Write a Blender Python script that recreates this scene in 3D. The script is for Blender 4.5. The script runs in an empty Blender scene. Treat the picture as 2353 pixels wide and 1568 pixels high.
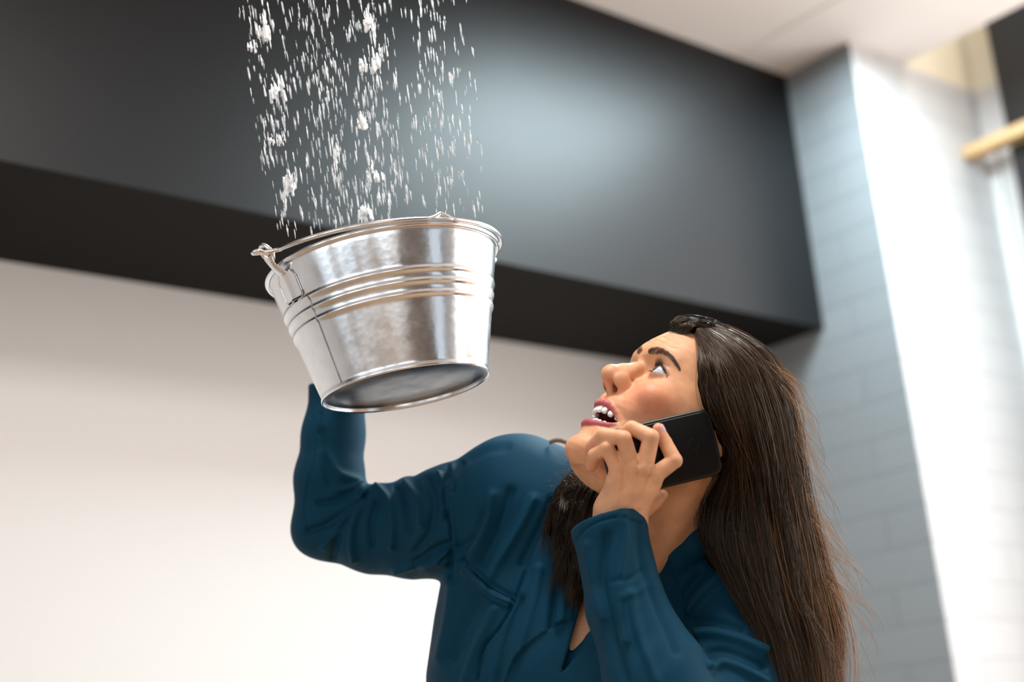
import bpy, math, random
import numpy as np
from mathutils import Vector, Matrix
from mathutils.bvhtree import BVHTree
random.seed(4); rng = np.random.default_rng(4)
sc = bpy.context.scene; COL = sc.collection

# ------------------------------------------------------------------ camera
CAM = np.array([0.0, 0.0, 1.1])
RIGHT = np.array([0.77699954, -0.62441459, -0.07986319])
UP = np.array([-0.12544506, -0.27790981, 0.95238105])
BACK = -np.array([0.61687539, 0.7299812, 0.29426552])
FPX = 3268.0
cd = bpy.data.cameras.new('camera'); cam = bpy.data.objects.new('camera', cd); COL.objects.link(cam)
cam.matrix_world = Matrix([[RIGHT[i], UP[i], BACK[i], CAM[i]] for i in range(3)] + [[0, 0, 0, 1]])
cd.sensor_width = 36; cd.lens = FPX / 2353 * 36; cd.clip_start = 0.05
cd.dof.use_dof = True; cd.dof.focus_distance = 1.66; cd.dof.aperture_fstop = 2.2
sc.camera = cam
sc.view_settings.view_transform = 'Standard'; sc.view_settings.look = 'None'
sc.view_settings.gamma = 1; sc.view_settings.use_curve_mapping = False
sc.view_settings.exposure = 0.0
# ------------------------------------------------------------------ sky, daylight and added fill lamps
w = bpy.data.worlds.new('sky'); sc.world = w; w.use_nodes = True
bg = w.node_tree.nodes['Background']; bg.inputs[0].default_value = (0.86, 0.93, 1.0, 1); bg.inputs[1].default_value = 1.1
def area(name, loc, rot, sx, sy, power, col):
    l = bpy.data.lights.new(name, 'AREA'); l.shape = 'RECTANGLE'; l.size = sx; l.size_y = sy
    l.energy = power; l.color = col
    o = bpy.data.objects.new(name, l); o.location = loc; o.rotation_euler = rot; COL.objects.link(o); return o
PI = math.pi
area('daylight_right', (3.73, 0.1, 1.85), (0, PI/2, 0), 2.7, 3.4, 105, (1, 0.93, 0.87))
area('rear_fill', (-2.4, -4.3, 1.6), (PI/2, 0, 0), 2.6, 2.2, 28, (1, 0.985, 0.97))  # unseen front fill, added behind the camera
area('daylight_left', (-4.2, -0.6, 1.75), (0, -PI/2, 0), 2.5, 5.0, 65, (0.95, 0.98, 1))
area('added_overhead', (2.66, 1.72, 3.02), (0, 0, 0), .8, .5, 68, (.76, .94, 1.0))  # added unseen lamp, placed to make the glow on the bulkhead
area('added_overhead', (0.95, 0.80, 3.02), (0, 0, 0), .6, .6, 34, (1, .97, .94))  # added unseen lamp, top light for the shoulders and folds

area('recess_fill', (3.62, 1.2, 3.74), (0, 0, 0), .25, 1.4, 9, (1, .95, .86))  # added unseen light that brightens the cream recess

# ------------------------------------------------------------------ helpers
def P(px, py, d):                       # a point seen at (px, py), d metres along the view axis, in camera axes
    return np.array([(px - 1176.5) / FPX * d, -(py - 784) / FPX * d, -d])
def W(p):                               # camera axes -> world
    p = np.asarray(p, float)
    return CAM + p[..., 0:1] * RIGHT + p[..., 1:2] * UP + p[..., 2:3] * BACK
def WD(p):
    p = np.asarray(p, float)
    return p[..., 0:1] * RIGHT + p[..., 1:2] * UP + p[..., 2:3] * BACK
def fromW(p):
    q = np.asarray(p, float) - CAM
    return np.array([q @ RIGHT, q @ UP, q @ BACK])
def tag(o, label=None, cat=None, group=None, kind=None):
    if label: o['label'] = label
    if cat: o['category'] = cat
    if group: o['group'] = group
    if kind: o['kind'] = kind
    return o
def mesh_obj(name, V, Fc, mat, parent=None, smooth=True, origin=None, colors=None, mats=None, midx=None):
    V = np.asarray(V, float)
    if origin is None:
        origin = V.mean(0); origin[2] = V[:, 2].min()
    if parent is not None: origin = np.array(parent.matrix_world.translation)
    me = bpy.data.meshes.new(name)
    me.from_pydata((V - origin).tolist(), [], Fc if isinstance(Fc, list) else Fc.tolist())
    me.validate(verbose=False)
    for m in (mats or [mat]): me.materials.append(m)
    if midx is not None: me.polygons.foreach_set('material_index', np.asarray(midx, dtype=np.int32))
    me.polygons.foreach_set('use_smooth', [smooth] * len(me.polygons))
    if colors is not None:
        ca = me.color_attributes.new('tint', 'FLOAT_COLOR', 'POINT')
        c4 = np.ones((len(V), 4), dtype=np.float32); c4[:, :3] = colors
        ca.data.foreach_set('color', c4.ravel())
    me.update()
    o = bpy.data.objects.new(name, me); COL.objects.link(o)
    if parent is not None:
        o.parent = parent
        o.matrix_parent_inverse = Matrix.Identity(4)
    else:
        o.location = origin
    bpy.context.view_layer.update()
    return o
def empty(name, loc):
    o = bpy.data.objects.new(name, None); o.location = loc; COL.objects.link(o)
    o.empty_display_size = .05; bpy.context.view_layer.update(); return o

def mat(name, col, rough=.5, metal=0, spec=.5, **kw):
    m = bpy.data.materials.new(name); m.use_nodes = True; nt = m.node_tree
    b = nt.nodes['Principled BSDF']
    b.inputs['Base Color'].default_value = (*col, 1); b.inputs['Roughness'].default_value = rough
    b.inputs['Metallic'].default_value = metal; b.inputs['Specular IOR Level'].default_value = spec
    for k, v in kw.items(): b.inputs[k.replace('_', ' ')].default_value = v
    return m
def nd(m, t, **kw):
    n = m.node_tree.nodes.new(t)
    for k, v in kw.items():
        if k in n.inputs: n.inputs[k].default_value = v
        else: setattr(n, k, v)
    return n
def lk(m, a, ao, b, bi): m.node_tree.links.new(a.outputs[ao], b.inputs[bi])
def bsdf(m): return m.node_tree.nodes['Principled BSDF']
def noise_bump(m, scale, strength, dist=.001, detail=4, vec='Object', sc3=None):
    tc = nd(m, 'ShaderNodeTexCoord'); n = nd(m, 'ShaderNodeTexNoise', Scale=scale, Detail=detail)
    if sc3:
        mp = nd(m, 'ShaderNodeMapping'); mp.inputs['Scale'].default_value = sc3
        lk(m, tc, vec, mp, 'Vector'); lk(m, mp, 'Vector', n, 'Vector')
    else: lk(m, tc, vec, n, 'Vector')
    bp = nd(m, 'ShaderNodeBump', Strength=strength, Distance=dist)
    lk(m, n, 'Fac', bp, 'Height'); lk(m, bp, 'Normal', bsdf(m), 'Normal'); return n
def noise_color(m, scale, c0, c1, detail=4, sc3=None, lo=.35, hi=.65):
    tc = nd(m, 'ShaderNodeTexCoord'); n = nd(m, 'ShaderNodeTexNoise', Scale=scale, Detail=detail)
    mp = nd(m, 'ShaderNodeMapping'); mp.inputs['Scale'].default_value = sc3 or (1, 1, 1)
    lk(m, tc, 'Object', mp, 'Vector'); lk(m, mp, 'Vector', n, 'Vector')
    r = nd(m, 'ShaderNodeValToRGB'); r.color_ramp.elements[0].position = lo; r.color_ramp.elements[1].position = hi
    r.color_ramp.elements[0].color = (*c0, 1); r.color_ramp.elements[1].color = (*c1, 1)
    lk(m, n, 'Fac', r, 'Fac'); lk(m, r, 'Color', bsdf(m), 'Base Color'); return r

# ---- meshes from boxes / tubes
def box_vf(lo, hi, n0=0):
    x0, y0, z0 = lo; x1, y1, z1 = hi
    v = [(x0,y0,z0),(x1,y0,z0),(x1,y1,z0),(x0,y1,z0),(x0,y0,z1),(x1,y0,z1),(x1,y1,z1),(x0,y1,z1)]
    f = [(0,3,2,1),(4,5,6,7),(0,1,5,4),(1,2,6,5),(2,3,7,6),(3,0,4,7)]
    return v, [tuple(i + n0 for i in q) for q in f]
def boxes(name, bl, m, parent=None, bevel=0, mats=None, midx=None):
    V = []; Fc = []
    for lo, hi in bl:
        v, f = box_vf(lo, hi, len(V)); V += v; Fc += f
    o = mesh_obj(name, V, Fc, m, parent, smooth=False, mats=mats, midx=midx)
    if bevel:
        b = o.modifiers.new('bevel', 'BEVEL'); b.width = bevel; b.segments = 2
    return o
def catmull(pts, n):
    pts = np.asarray(pts, float); m = len(pts)
    p = np.vstack([2 * pts[0] - pts[1], pts, 2 * pts[-1] - pts[-2]])
    t = np.linspace(0, m - 1 - 1e-9, n); i = t.astype(int); u = (t - i)[:, None]
    a, b, c, d = p[i], p[i + 1], p[i + 2], p[i + 3]
    return .5 * (2 * b + (c - a) * u + (2 * a - 5 * b + 4 * c - d) * u**2 + (3 * b - a - 3 * c + d) * u**3)
def tube_vf(path, rad, seg=8, n0=0, cap=True):
    path = np.asarray(path, float); n = len(path); rad = np.broadcast_to(np.asarray(rad, float), (n,))
    T = np.gradient(path, axis=0); T /= np.linalg.norm(T, axis=1)[:, None] + 1e-12
    ref = np.array([0.0, 0, 1]) if abs(T[0][2]) < .8 else np.array([1.0, 0, 0])
    N = np.cross(T[0], ref); N /= np.linalg.norm(N); V = []
    th = np.arange(seg) * 2 * PI / seg
    for i in range(n):
        N = N - T[i] * (N @ T[i]); N /= np.linalg.norm(N); B = np.cross(T[i], N)
        V.append(path[i] + rad[i] * (np.cos(th)[:, None] * N + np.sin(th)[:, None] * B))
    V = np.vstack(V); Fc = []
    for i in range(n - 1):
        for j in range(seg):
            k = (j + 1) % seg
            Fc.append((n0 + i*seg + j, n0 + i*seg + k, n0 + (i+1)*seg + k, n0 + (i+1)*seg + j))
    if cap:
        Fc.append(tuple(n0 + j for j in range(seg))[::-1]); Fc.append(tuple(n0 + (n-1)*seg + j for j in range(seg)))
    return V, Fc
def strands_vf(paths, rads):             # many thin three-sided strands at once: paths (N, K, 3), rads (N, K)
    N, K, _ = paths.shape
    T = np.gradient(paths, axis=1); T /= np.linalg.norm(T, axis=2, keepdims=True) + 1e-12
    ref = rng.normal(size=(N, 1, 3)); A = np.cross(T, ref); A /= np.linalg.norm(A, axis=2, keepdims=True) + 1e-12
    B = np.cross(T, A)
    th = np.arange(3) * 2 * PI / 3
    V = paths[:, :, None] + rads[:, :, None, None] * (np.cos(th)[:, None] * A[:, :, None] + np.sin(th)[:, None] * B[:, :, None])
    V = V.reshape(-1, 3)
    base = (np.arange(N)[:, None, None] * K + np.arange(K - 1)[None, :, None]) * 3
    j = np.arange(3)[None, None, :]; k = (j + 1) % 3
    q = np.stack([base + j, base + k, base + 3 + k, base + 3 + j], -1).reshape(-1, 4)
    return V, q

# ---- signed distance sculpting
class Field:
    def __init__(s, lo, hi, h):
        s.lo = np.array(lo, float); s.h = h
        s.n = np.ceil((np.array(hi) - s.lo) / h).astype(int) + 1
        s.V = np.full(s.n, 1.0, dtype=np.float32)
        s.ax = [(s.lo[i] + np.arange(s.n[i]) * h).astype(np.float32) for i in range(3)]
    def sub(s, lo, hi, pad):
        a = np.clip(np.floor((np.array(lo) - pad - s.lo) / s.h).astype(int), 0, s.n)
        b = np.clip(np.ceil((np.array(hi) + pad - s.lo) / s.h).astype(int) + 1, 0, s.n)
        sl = tuple(slice(a[i], b[i]) for i in range(3))
        X = s.ax[0][sl[0]][:, None, None]; Y = s.ax[1][sl[1]][None, :, None]; Z = s.ax[2][sl[2]][None, None, :]
        return sl, X, Y, Z
    def add(s, prim, k=.004):
        fn, lo, hi = prim; sl, X, Y, Z = s.sub(lo, hi, k + 3 * s.h)
        if min(x.stop - x.start for x in sl) <= 0: return
        d = fn(X, Y, Z); a = s.V[sl]
        h = np.maximum(k - np.abs(a - d), 0) / k
        s.V[sl] = np.minimum(a, d) - h * h * k * .25
    def cut(s, prim, k=.002):
        fn, lo, hi = prim; sl, X, Y, Z = s.sub(lo, hi, k + 3 * s.h)
        if min(x.stop - x.start for x in sl) <= 0: return
        d = -fn(X, Y, Z); a = s.V[sl]
        h = np.maximum(k - np.abs(a - d), 0) / k
        s.V[sl] = np.maximum(a, d) + h * h * k * .25
    def bump(s, c, sig, amp):            # gaussian swelling (amp > 0) or dent along a polyline c
        c = np.atleast_2d(np.asarray(c, float)); pad = 3 * sig
        sl, X, Y, Z = s.sub(c.min(0), c.max(0), pad)
        if min(x.stop - x.start for x in sl) <= 0: return
        d = polydist(X, Y, Z, c)
        s.V[sl] -= (amp * np.exp(-(d / sig)**2)).astype(np.float32)
    def mesh(s):
        V = s.V; S = V < 0; n = s.n
        cs = [S[i:n[0]-1+i, j:n[1]-1+j, k:n[2]-1+k] for i in (0, 1) for j in (0, 1) for k in (0, 1)]
        allin = cs[0].copy(); anyin = cs[0].copy()
        for c in cs[1:]: allin &= c; anyin |= c
        act = anyin & ~allin; idx = np.argwhere(act); M = len(idx)
        ids = np.full(act.shape, -1, dtype=np.int64); ids[act] = np.arange(M)
        corner = np.array([(i, j, k) for i in (0, 1) for j in (0, 1) for k in (0, 1)])
        vals = np.stack([V[idx[:, 0] + c[0], idx[:, 1] + c[1], idx[:, 2] + c[2]] for c in corner], 1)
        acc = np.zeros((M, 3)); cnt = np.zeros(M)
        for a in range(8):
            for b in range(a + 1, 8):
                if np.abs(corner[a] - corner[b]).sum() != 1: continue
                x = (vals[:, a] < 0) != (vals[:, b] < 0)
                den = vals[:, a] - vals[:, b]; t = np.where(x, vals[:, a] / np.where(x, den, 1), 0)
                acc += x[:, None] * (corner[a] + t[:, None] * (corner[b] - corner[a])); cnt += x
        P3 = s.lo + (idx + acc / cnt[:, None]) * s.h
        Q = []
        for axis in range(3):
            u, v = [(1, 2), (2, 0), (0, 1)][axis]
            s0 = [slice(None)] * 3; s1 = [slice(None)] * 3
            s0[axis] = slice(0, n[axis] - 1); s1[axis] = slice(1, n[axis])
            A = S[tuple(s0)]; B = S[tuple(s1)]; e = np.argwhere(A != B)
            ok = (e[:, u] > 0) & (e[:, v] > 0) & (e[:, u] < n[u] - 1) & (e[:, v] < n[v] - 1); e = e[ok]
            ins = A[e[:, 0], e[:, 1], e[:, 2]]
            def cid(du, dv):
                c = e.copy(); c[:, u] -= du; c[:, v] -= dv; return ids[c[:, 0], c[:, 1], c[:, 2]]
            q = np.stack([cid(1, 1), cid(0, 1), cid(0, 0), cid(1, 0)], 1)
            q[~ins] = q[~ins][:, ::-1]; Q.append(q)
        Q = np.vstack(Q); Q = Q[(Q >= 0).all(1)]
        return P3, Q
def polydist(X, Y, Z, c):
    best = None
    if len(c) == 1: return np.sqrt((X - c[0][0])**2 + (Y - c[0][1])**2 + (Z - c[0][2])**2)
    for a, b in zip(c[:-1], c[1:]):
        ba = b - a; L = ba @ ba + 1e-12
        px, py, pz = X - a[0], Y - a[1], Z - a[2]
        t = np.clip((px * ba[0] + py * ba[1] + pz * ba[2]) / L, 0, 1)
        d = (px - t * ba[0])**2 + (py - t * ba[1])**2 + (pz - t * ba[2])**2
        best = d if best is None else np.minimum(best, d)
    return np.sqrt(best)
def ell(c, r, R=None):                   # ellipsoid; rows of R are its axes
    c = np.array(c, float); r = np.array(r, float); R = np.eye(3) if R is None else np.array(R, float)
    e = np.sqrt((R.T**2 @ r**2))
    def fn(X, Y, Z):
        x, y, z = X - c[0], Y - c[1], Z - c[2]
        q = [(R[i, 0] * x + R[i, 1] * y + R[i, 2] * z) / r[i] for i in range(3)]
        k0 = np.sqrt(q[0]**2 + q[1]**2 + q[2]**2) + 1e-9
        k1 = np.sqrt((q[0] / r[0])**2 + (q[1] / r[1])**2 + (q[2] / r[2])**2) + 1e-9
        return k0 * (k0 - 1) / k1
    return fn, c - e, c + e
def ell4(c, r, R):                       # rounded block
    c = np.array(c, float); r = np.array(r, float); R = np.array(R, float); e = np.full(3, r.max() * 1.3)
    def fn(X, Y, Z):
        x, y, z = X - c[0], Y - c[1], Z - c[2]
        q = [np.abs(R[i, 0] * x + R[i, 1] * y + R[i, 2] * z) / r[i] for i in range(3)]
        return ((q[0]**3 + q[1]**3.4 + q[2]**3.4)**(1 / 3.2) - 1) * r.min()
    return fn, c - e, c + e
def cap(a, b, ra, rb):                   # tapered capsule
    a = np.array(a, float); b = np.array(b, float); ba = b - a; L = ba @ ba + 1e-12; m = max(ra, rb)
    def fn(X, Y, Z):
        x, y, z = X - a[0], Y - a[1], Z - a[2]
        t = np.clip((x * ba[0] + y * ba[1] + z * ba[2]) / L, 0, 1)
        return np.sqrt((x - t * ba[0])**2 + (y - t * ba[1])**2 + (z - t * ba[2])**2) - (ra + (rb - ra) * t)
    return fn, np.minimum(a, b) - m, np.maximum(a, b) + m
def caps(F_, pts, rads, k=.004):
    for i in range(len(pts) - 1): F_.add(cap(pts[i], pts[i + 1], rads[i], rads[i + 1]), k)
def basis(ax, ref):                      # rows: ax, second, third
    a = np.array(ax, float); a /= np.linalg.norm(a); b = np.array(ref, float); b -= a * (a @ b); b /= np.linalg.norm(b)
    return np.stack([a, b, np.cross(a, b)])
# ------------------------------------------------------------------ the room
FW = 3.05                                 # ceiling height
m_white = mat('white_plaster', (.66, .64, .63), .7); noise_bump(m_white, 60, .15)
m_black = mat('black_satin_paint', (.004, .0045, .0055), .44, spec=.27); noise_bump(m_black, 9, .05, .01)
m_under = mat('black_matt_paint', (.006, .0055, .005), .6, spec=.1)
m_ceil = mat('ceiling_paint', (.78, .74, .72), .8)
m_floor = mat('oak_floor', (.45, .27, .14), .4)
noise_color(m_floor, 3, (.36, .22, .12), (.48, .33, .21), 6, (1, 9, 1))
def brick(name, c, mortar, rough, bump):
    m = mat(name, c, rough); tc = nd(m, 'ShaderNodeTexCoord'); sx = nd(m, 'ShaderNodeSeparateXYZ'); lk(m, tc, 'Object', sx, 0)
    ad = nd(m, 'ShaderNodeMath', operation='ADD'); lk(m, sx, 0, ad, 0); lk(m, sx, 1, ad, 1)
    cb = nd(m, 'ShaderNodeCombineXYZ'); lk(m, ad, 0, cb, 0); lk(m, sx, 2, cb, 1)
    b = nd(m, 'ShaderNodeTexBrick', Scale=1.0); b.inputs['Brick Width'].default_value = .4; b.inputs['Row Height'].default_value = .1
    b.inputs['Mortar Size'].default_value = .004; b.inputs['Mortar Smooth'].default_value = .6
    b.inputs['Color1'].default_value = (*c, 1); b.inputs['Color2'].default_value = (*[x * .96 for x in c], 1); b.inputs['Mortar'].default_value = (*mortar, 1)
    lk(m, cb, 0, b, 'Vector'); lk(m, b, 'Color', bsdf(m), 'Base Color')
    iv = nd(m, 'ShaderNodeMath', operation='SUBTRACT'); iv.inputs[0].default_value = 1; lk(m, b, 'Fac', iv, 1)
    bp = nd(m, 'ShaderNodeBump', Strength=bump, Distance=.004); lk(m, iv, 0, bp, 'Height'); lk(m, bp, 'Normal', bsdf(m), 'Normal')
    return m
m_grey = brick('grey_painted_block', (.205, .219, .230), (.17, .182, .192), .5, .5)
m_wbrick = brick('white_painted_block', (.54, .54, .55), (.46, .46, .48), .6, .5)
m_cream = mat('cream_plaster', (.78, .70, .55), .7)
m_frame = mat('black_window_frame', (.010, .009, .009), .5)
m_wood = mat('pale_oak', (.62, .40, .19), .45); noise_color(m_wood, 20, (.55, .34, .15), (.70, .47, .25), 5, (1, .1, 1))
m_glass = mat('window_glass', (1, 1, 1), .02, Transmission_Weight=1.0, IOR=1.1)
def st(o): tag(o, kind='structure'); return o
st(boxes('floor', [((-4.0, -4.5, -.08), (4.0, 3.0, 0))], m_floor))
st(boxes('wall_back', [((-4.0, 2.87, 0), (3.175, 3.0, 3.05))], m_white))
st(boxes('wall_bulkhead', [((-4.0, 2.384, 2.252), (3.175, 2.87, 3.05))], m_black, mats=[m_under, m_black], midx=[0, 1, 1, 1, 1, 1]))
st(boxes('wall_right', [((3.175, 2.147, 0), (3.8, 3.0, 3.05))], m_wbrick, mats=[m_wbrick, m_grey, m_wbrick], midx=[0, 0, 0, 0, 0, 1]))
st(boxes('wall_upper', [((3.445, 2.147, 3.05), (3.8, 3.0, 3.8)), ((3.8, 2.0, 3.05), (3.92, 3.0, 3.8)), ((3.8, -1.7, 3.40), (3.92, 2.0, 3.8))], m_cream))
st(boxes('wall_far_right', [((3.8, 2.03, 0), (3.92, 3.0, 3.05)), ((3.8, -4.5, 0), (3.92, -1.7, 3.4)), ((3.8, -1.7, 0), (3.92, 2.03, .35))], m_white))
st(boxes('ceiling', [((-4.0, -4.5, 3.05), (3.44, 2.39, 3.14))], m_ceil))
st(boxes('ceiling_raised', [((3.3, -4.5, 3.8), (3.92, 3.0, 3.88))], m_cream))
st(boxes('trim_1', [((-4, .95, 3.047), (3.44, .956, 3.052)), ((1.75, -4, 3.047), (1.756, 2.384, 3.052)), ((2.95, -4, 3.047), (2.956, 2.384, 3.052))], m_ceil))
# right-hand glazing: black frame with posts, panes
w1 = st(boxes('window_1', [((3.74, 1.86, .3), (3.86, 2.03, 3.4)), ((3.76, .6, .35), (3.84, .66, 3.4)), ((3.76, -.62, .35), (3.84, -.56, 3.4)),
      ((3.76, -1.7, .35), (3.84, -1.62, 3.4)), ((3.76, -1.7, 3.34), (3.84, 1.9, 3.4)), ((3.76, -1.7, .35), (3.84, 1.9, .42))], m_frame))
for i, (a, b) in enumerate(((.66, 1.86), (-.56, .6), (-1.62, -.62))):
    boxes('pane', [((3.795, a, .42), (3.801, b, 3.34))], m_glass, w1)
# rear and left walls with wide windows
m_dusk = mat('taupe_paint', (.20, .165, .14), .7)
def winwall(nm, wn, axis, at, lo, hi, openings, z0, z1, th):
    bl = []; fr = []
    cur = lo
    def bx(a, b, za, zb, t0, t1):
        return ((a, t0, za), (b, t1, zb)) if axis == 'y' else ((t0, a, za), (t1, b, zb))
    t0, t1 = sorted((at, at + th))
    for a, b in openings:
        bl.append(bx(cur, a, 0, 3.05, t0, t1)); bl.append(bx(a, b, 0, z0, t0, t1)); bl.append(bx(a, b, z1, 3.05, t0, t1)); cur = b
        c0, c1 = t0 + .03, t1 - .03
        fr += [bx(a, a + .06, z0, z1, c0, c1), bx(b - .06, b, z0, z1, c0, c1), bx(a, b, z0, z0 + .06, c0, c1), bx(a, b, z1 - .06, z1, c0, c1), bx((a + b) / 2 - .03, (a + b) / 2 + .03, z0, z1, c0, c1)]
    bl.append(bx(cur, hi, 0, 3.05, t0, t1))
    st(boxes(nm, bl, m_white if axis == 'x' else m_dusk)); st(boxes(wn, fr, m_frame))
winwall('wall_rear', 'window_2', 'y', -4.5, -4.0, 3.8, [(-3.8, -2.2), (2.2, 3.6)], .06, 2.9, .12)
winwall('wall_left', 'window_3', 'x', -4.0, -4.5, 3.0, [(-3.6, -1.8), (-1.3, .5), (1.0, 2.4)], .06, 2.9, -.12)
rail = empty('handrail', (3.69, 1.1, 2.4)); tag(rail, 'pale oak handrail on a glass panel by the white block wall, at right edge', 'handrail')
boxes('rail', [((3.665, -1.0, 2.79), (3.725, 2.147, 2.83))], m_wood, rail, .006)
g = boxes('glass_panel', [((3.69, -1.0, 2.30), (3.70, 2.05, 2.79))], m_glass, rail)
# ------------------------------------------------------------------ galvanised bucket
m_zinc = mat('galvanised_steel', (.80, .81, .82), .2, 1.0)
def zinc_setup(m):
    tc = nd(m, 'ShaderNodeTexCoord'); n = nd(m, 'ShaderNodeTexNoise', Scale=22, Detail=8, Roughness=.7); lk(m, tc, 'Object', n, 'Vector')
    r = nd(m, 'ShaderNodeMapRange'); r.inputs[1].default_value = .3; r.inputs[2].default_value = .7; r.inputs[3].default_value = .13; r.inputs[4].default_value = .30
    lk(m, n, 'Fac', r, 0); lk(m, r, 0, bsdf(m), 'Roughness')
    v = nd(m, 'ShaderNodeTexVoronoi', Scale=130); lk(m, tc, 'Object', v, 'Vector')
    n2 = nd(m, 'ShaderNodeTexNoise', Scale=7, Detail=3); lk(m, tc, 'Object', n2, 'Vector')
    a = nd(m, 'ShaderNodeMath', operation='MULTIPLY_ADD'); a.inputs[1].default_value = .06; lk(m, v, 'Distance', a, 0); lk(m, n2, 'Fac', a, 2)
    bp = nd(m, 'ShaderNodeBump', Strength=.25, Distance=.004); lk(m, a, 0, bp, 'Height'); lk(m, bp, 'Normal', bsdf(m), 'Normal')
    rr = nd(m, 'ShaderNodeValToRGB'); rr.color_ramp.elements[0].color = (.70, .73, .76, 1); rr.color_ramp.elements[1].color = (.88, .91, .94, 1)
    rr.color_ramp.elements[0].position = .3; rr.color_ramp.elements[1].position = .62
    lk(m, n, 'Fac', rr, 'Fac'); lk(m, rr, 'Color', bsdf(m), 'Base Color')
zinc_setup(m_zinc)
m_wire = mat('bright_steel_wire', (.82, .83, .85), .16, 1.0)
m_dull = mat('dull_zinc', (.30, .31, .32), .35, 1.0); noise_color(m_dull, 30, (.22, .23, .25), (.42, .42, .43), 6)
BC = np.array([-.1571, .089, -1.74]); BN = np.array([-.1968, .949, -.2463]); BN /= np.linalg.norm(BN)
BX = np.cross(BN, [0, 0, 1.0]); BX /= np.linalg.norm(BX); BX = -BX if BX[0] < 0 else BX
BY = np.cross(BN, BX)
if BY[2] < 0: BY = -BY                   # BY points to the viewer
RT, RB, HB = .1400, .1005, .1515
def bpt(a, r, h):                        # angle a (0 = right, 90 = towards viewer), radius, height under the rim
    a = np.asarray(a, float)[..., None]
    return BC + r * np.cos(a) * BX + r * np.sin(a) * BY - h * BN
bucket = empty('bucket', W(BC - BN * HB)); tag(bucket, 'galvanised steel bucket tilted and held up to catch the falling water', 'bucket')
NA = 160
prof = [(0, RT - .001), (.004, RT - .0012)]
def rad_at(h): return RT + (RB - RT) * (h / HB)
for h in np.linspace(.006, HB - .004, 90):
    r = rad_at(h)
    for hc in (.047, .0605, .074):       # three pressed ribs
        r += .0019 * math.exp(-((h - hc) / .0026)**2)
    prof.append((h, r))
prof += [(HB - .002, RB + .0008), (HB + .001, RB + .0016), (HB + .0035, RB + .0014), (HB + .004, RB - .0004), (HB + .002, RB - .0012), (HB - .002, RB - .0016)]
inner = [(HB - .004, RB - .0035)] + [(h, rad_at(h) - .0034) for h in np.linspace(HB - .006, .002, 12)]
th = np.linspace(0, 2 * PI, NA, endpoint=False)
def lathe(pr):
    V = np.vstack([W(bpt(th, r, h)) for h, r in pr]); Fc = []
    for i in range(len(pr) - 1):
        for j in range(NA):
            k = (j + 1) % NA; Fc.append((i*NA + j, (i+1)*NA + j, (i+1)*NA + k, i*NA + k))
    return V, Fc
V, Fc = lathe(prof); b = mesh_obj('bucket_wall', V, Fc, m_zinc, bucket)
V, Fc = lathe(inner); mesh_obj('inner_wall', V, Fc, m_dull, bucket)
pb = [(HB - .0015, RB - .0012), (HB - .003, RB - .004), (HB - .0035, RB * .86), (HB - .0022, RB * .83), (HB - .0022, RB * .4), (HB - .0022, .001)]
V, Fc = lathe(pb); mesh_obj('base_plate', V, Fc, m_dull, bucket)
V, Fc = tube_vf(np.vstack([W(bpt(th, RT + .0018, -.001)), W(bpt(th[:2], RT + .0018, -.001))]), .0030, 10); mesh_obj('rim_bead', V, Fc, m_wire, bucket)
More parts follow.
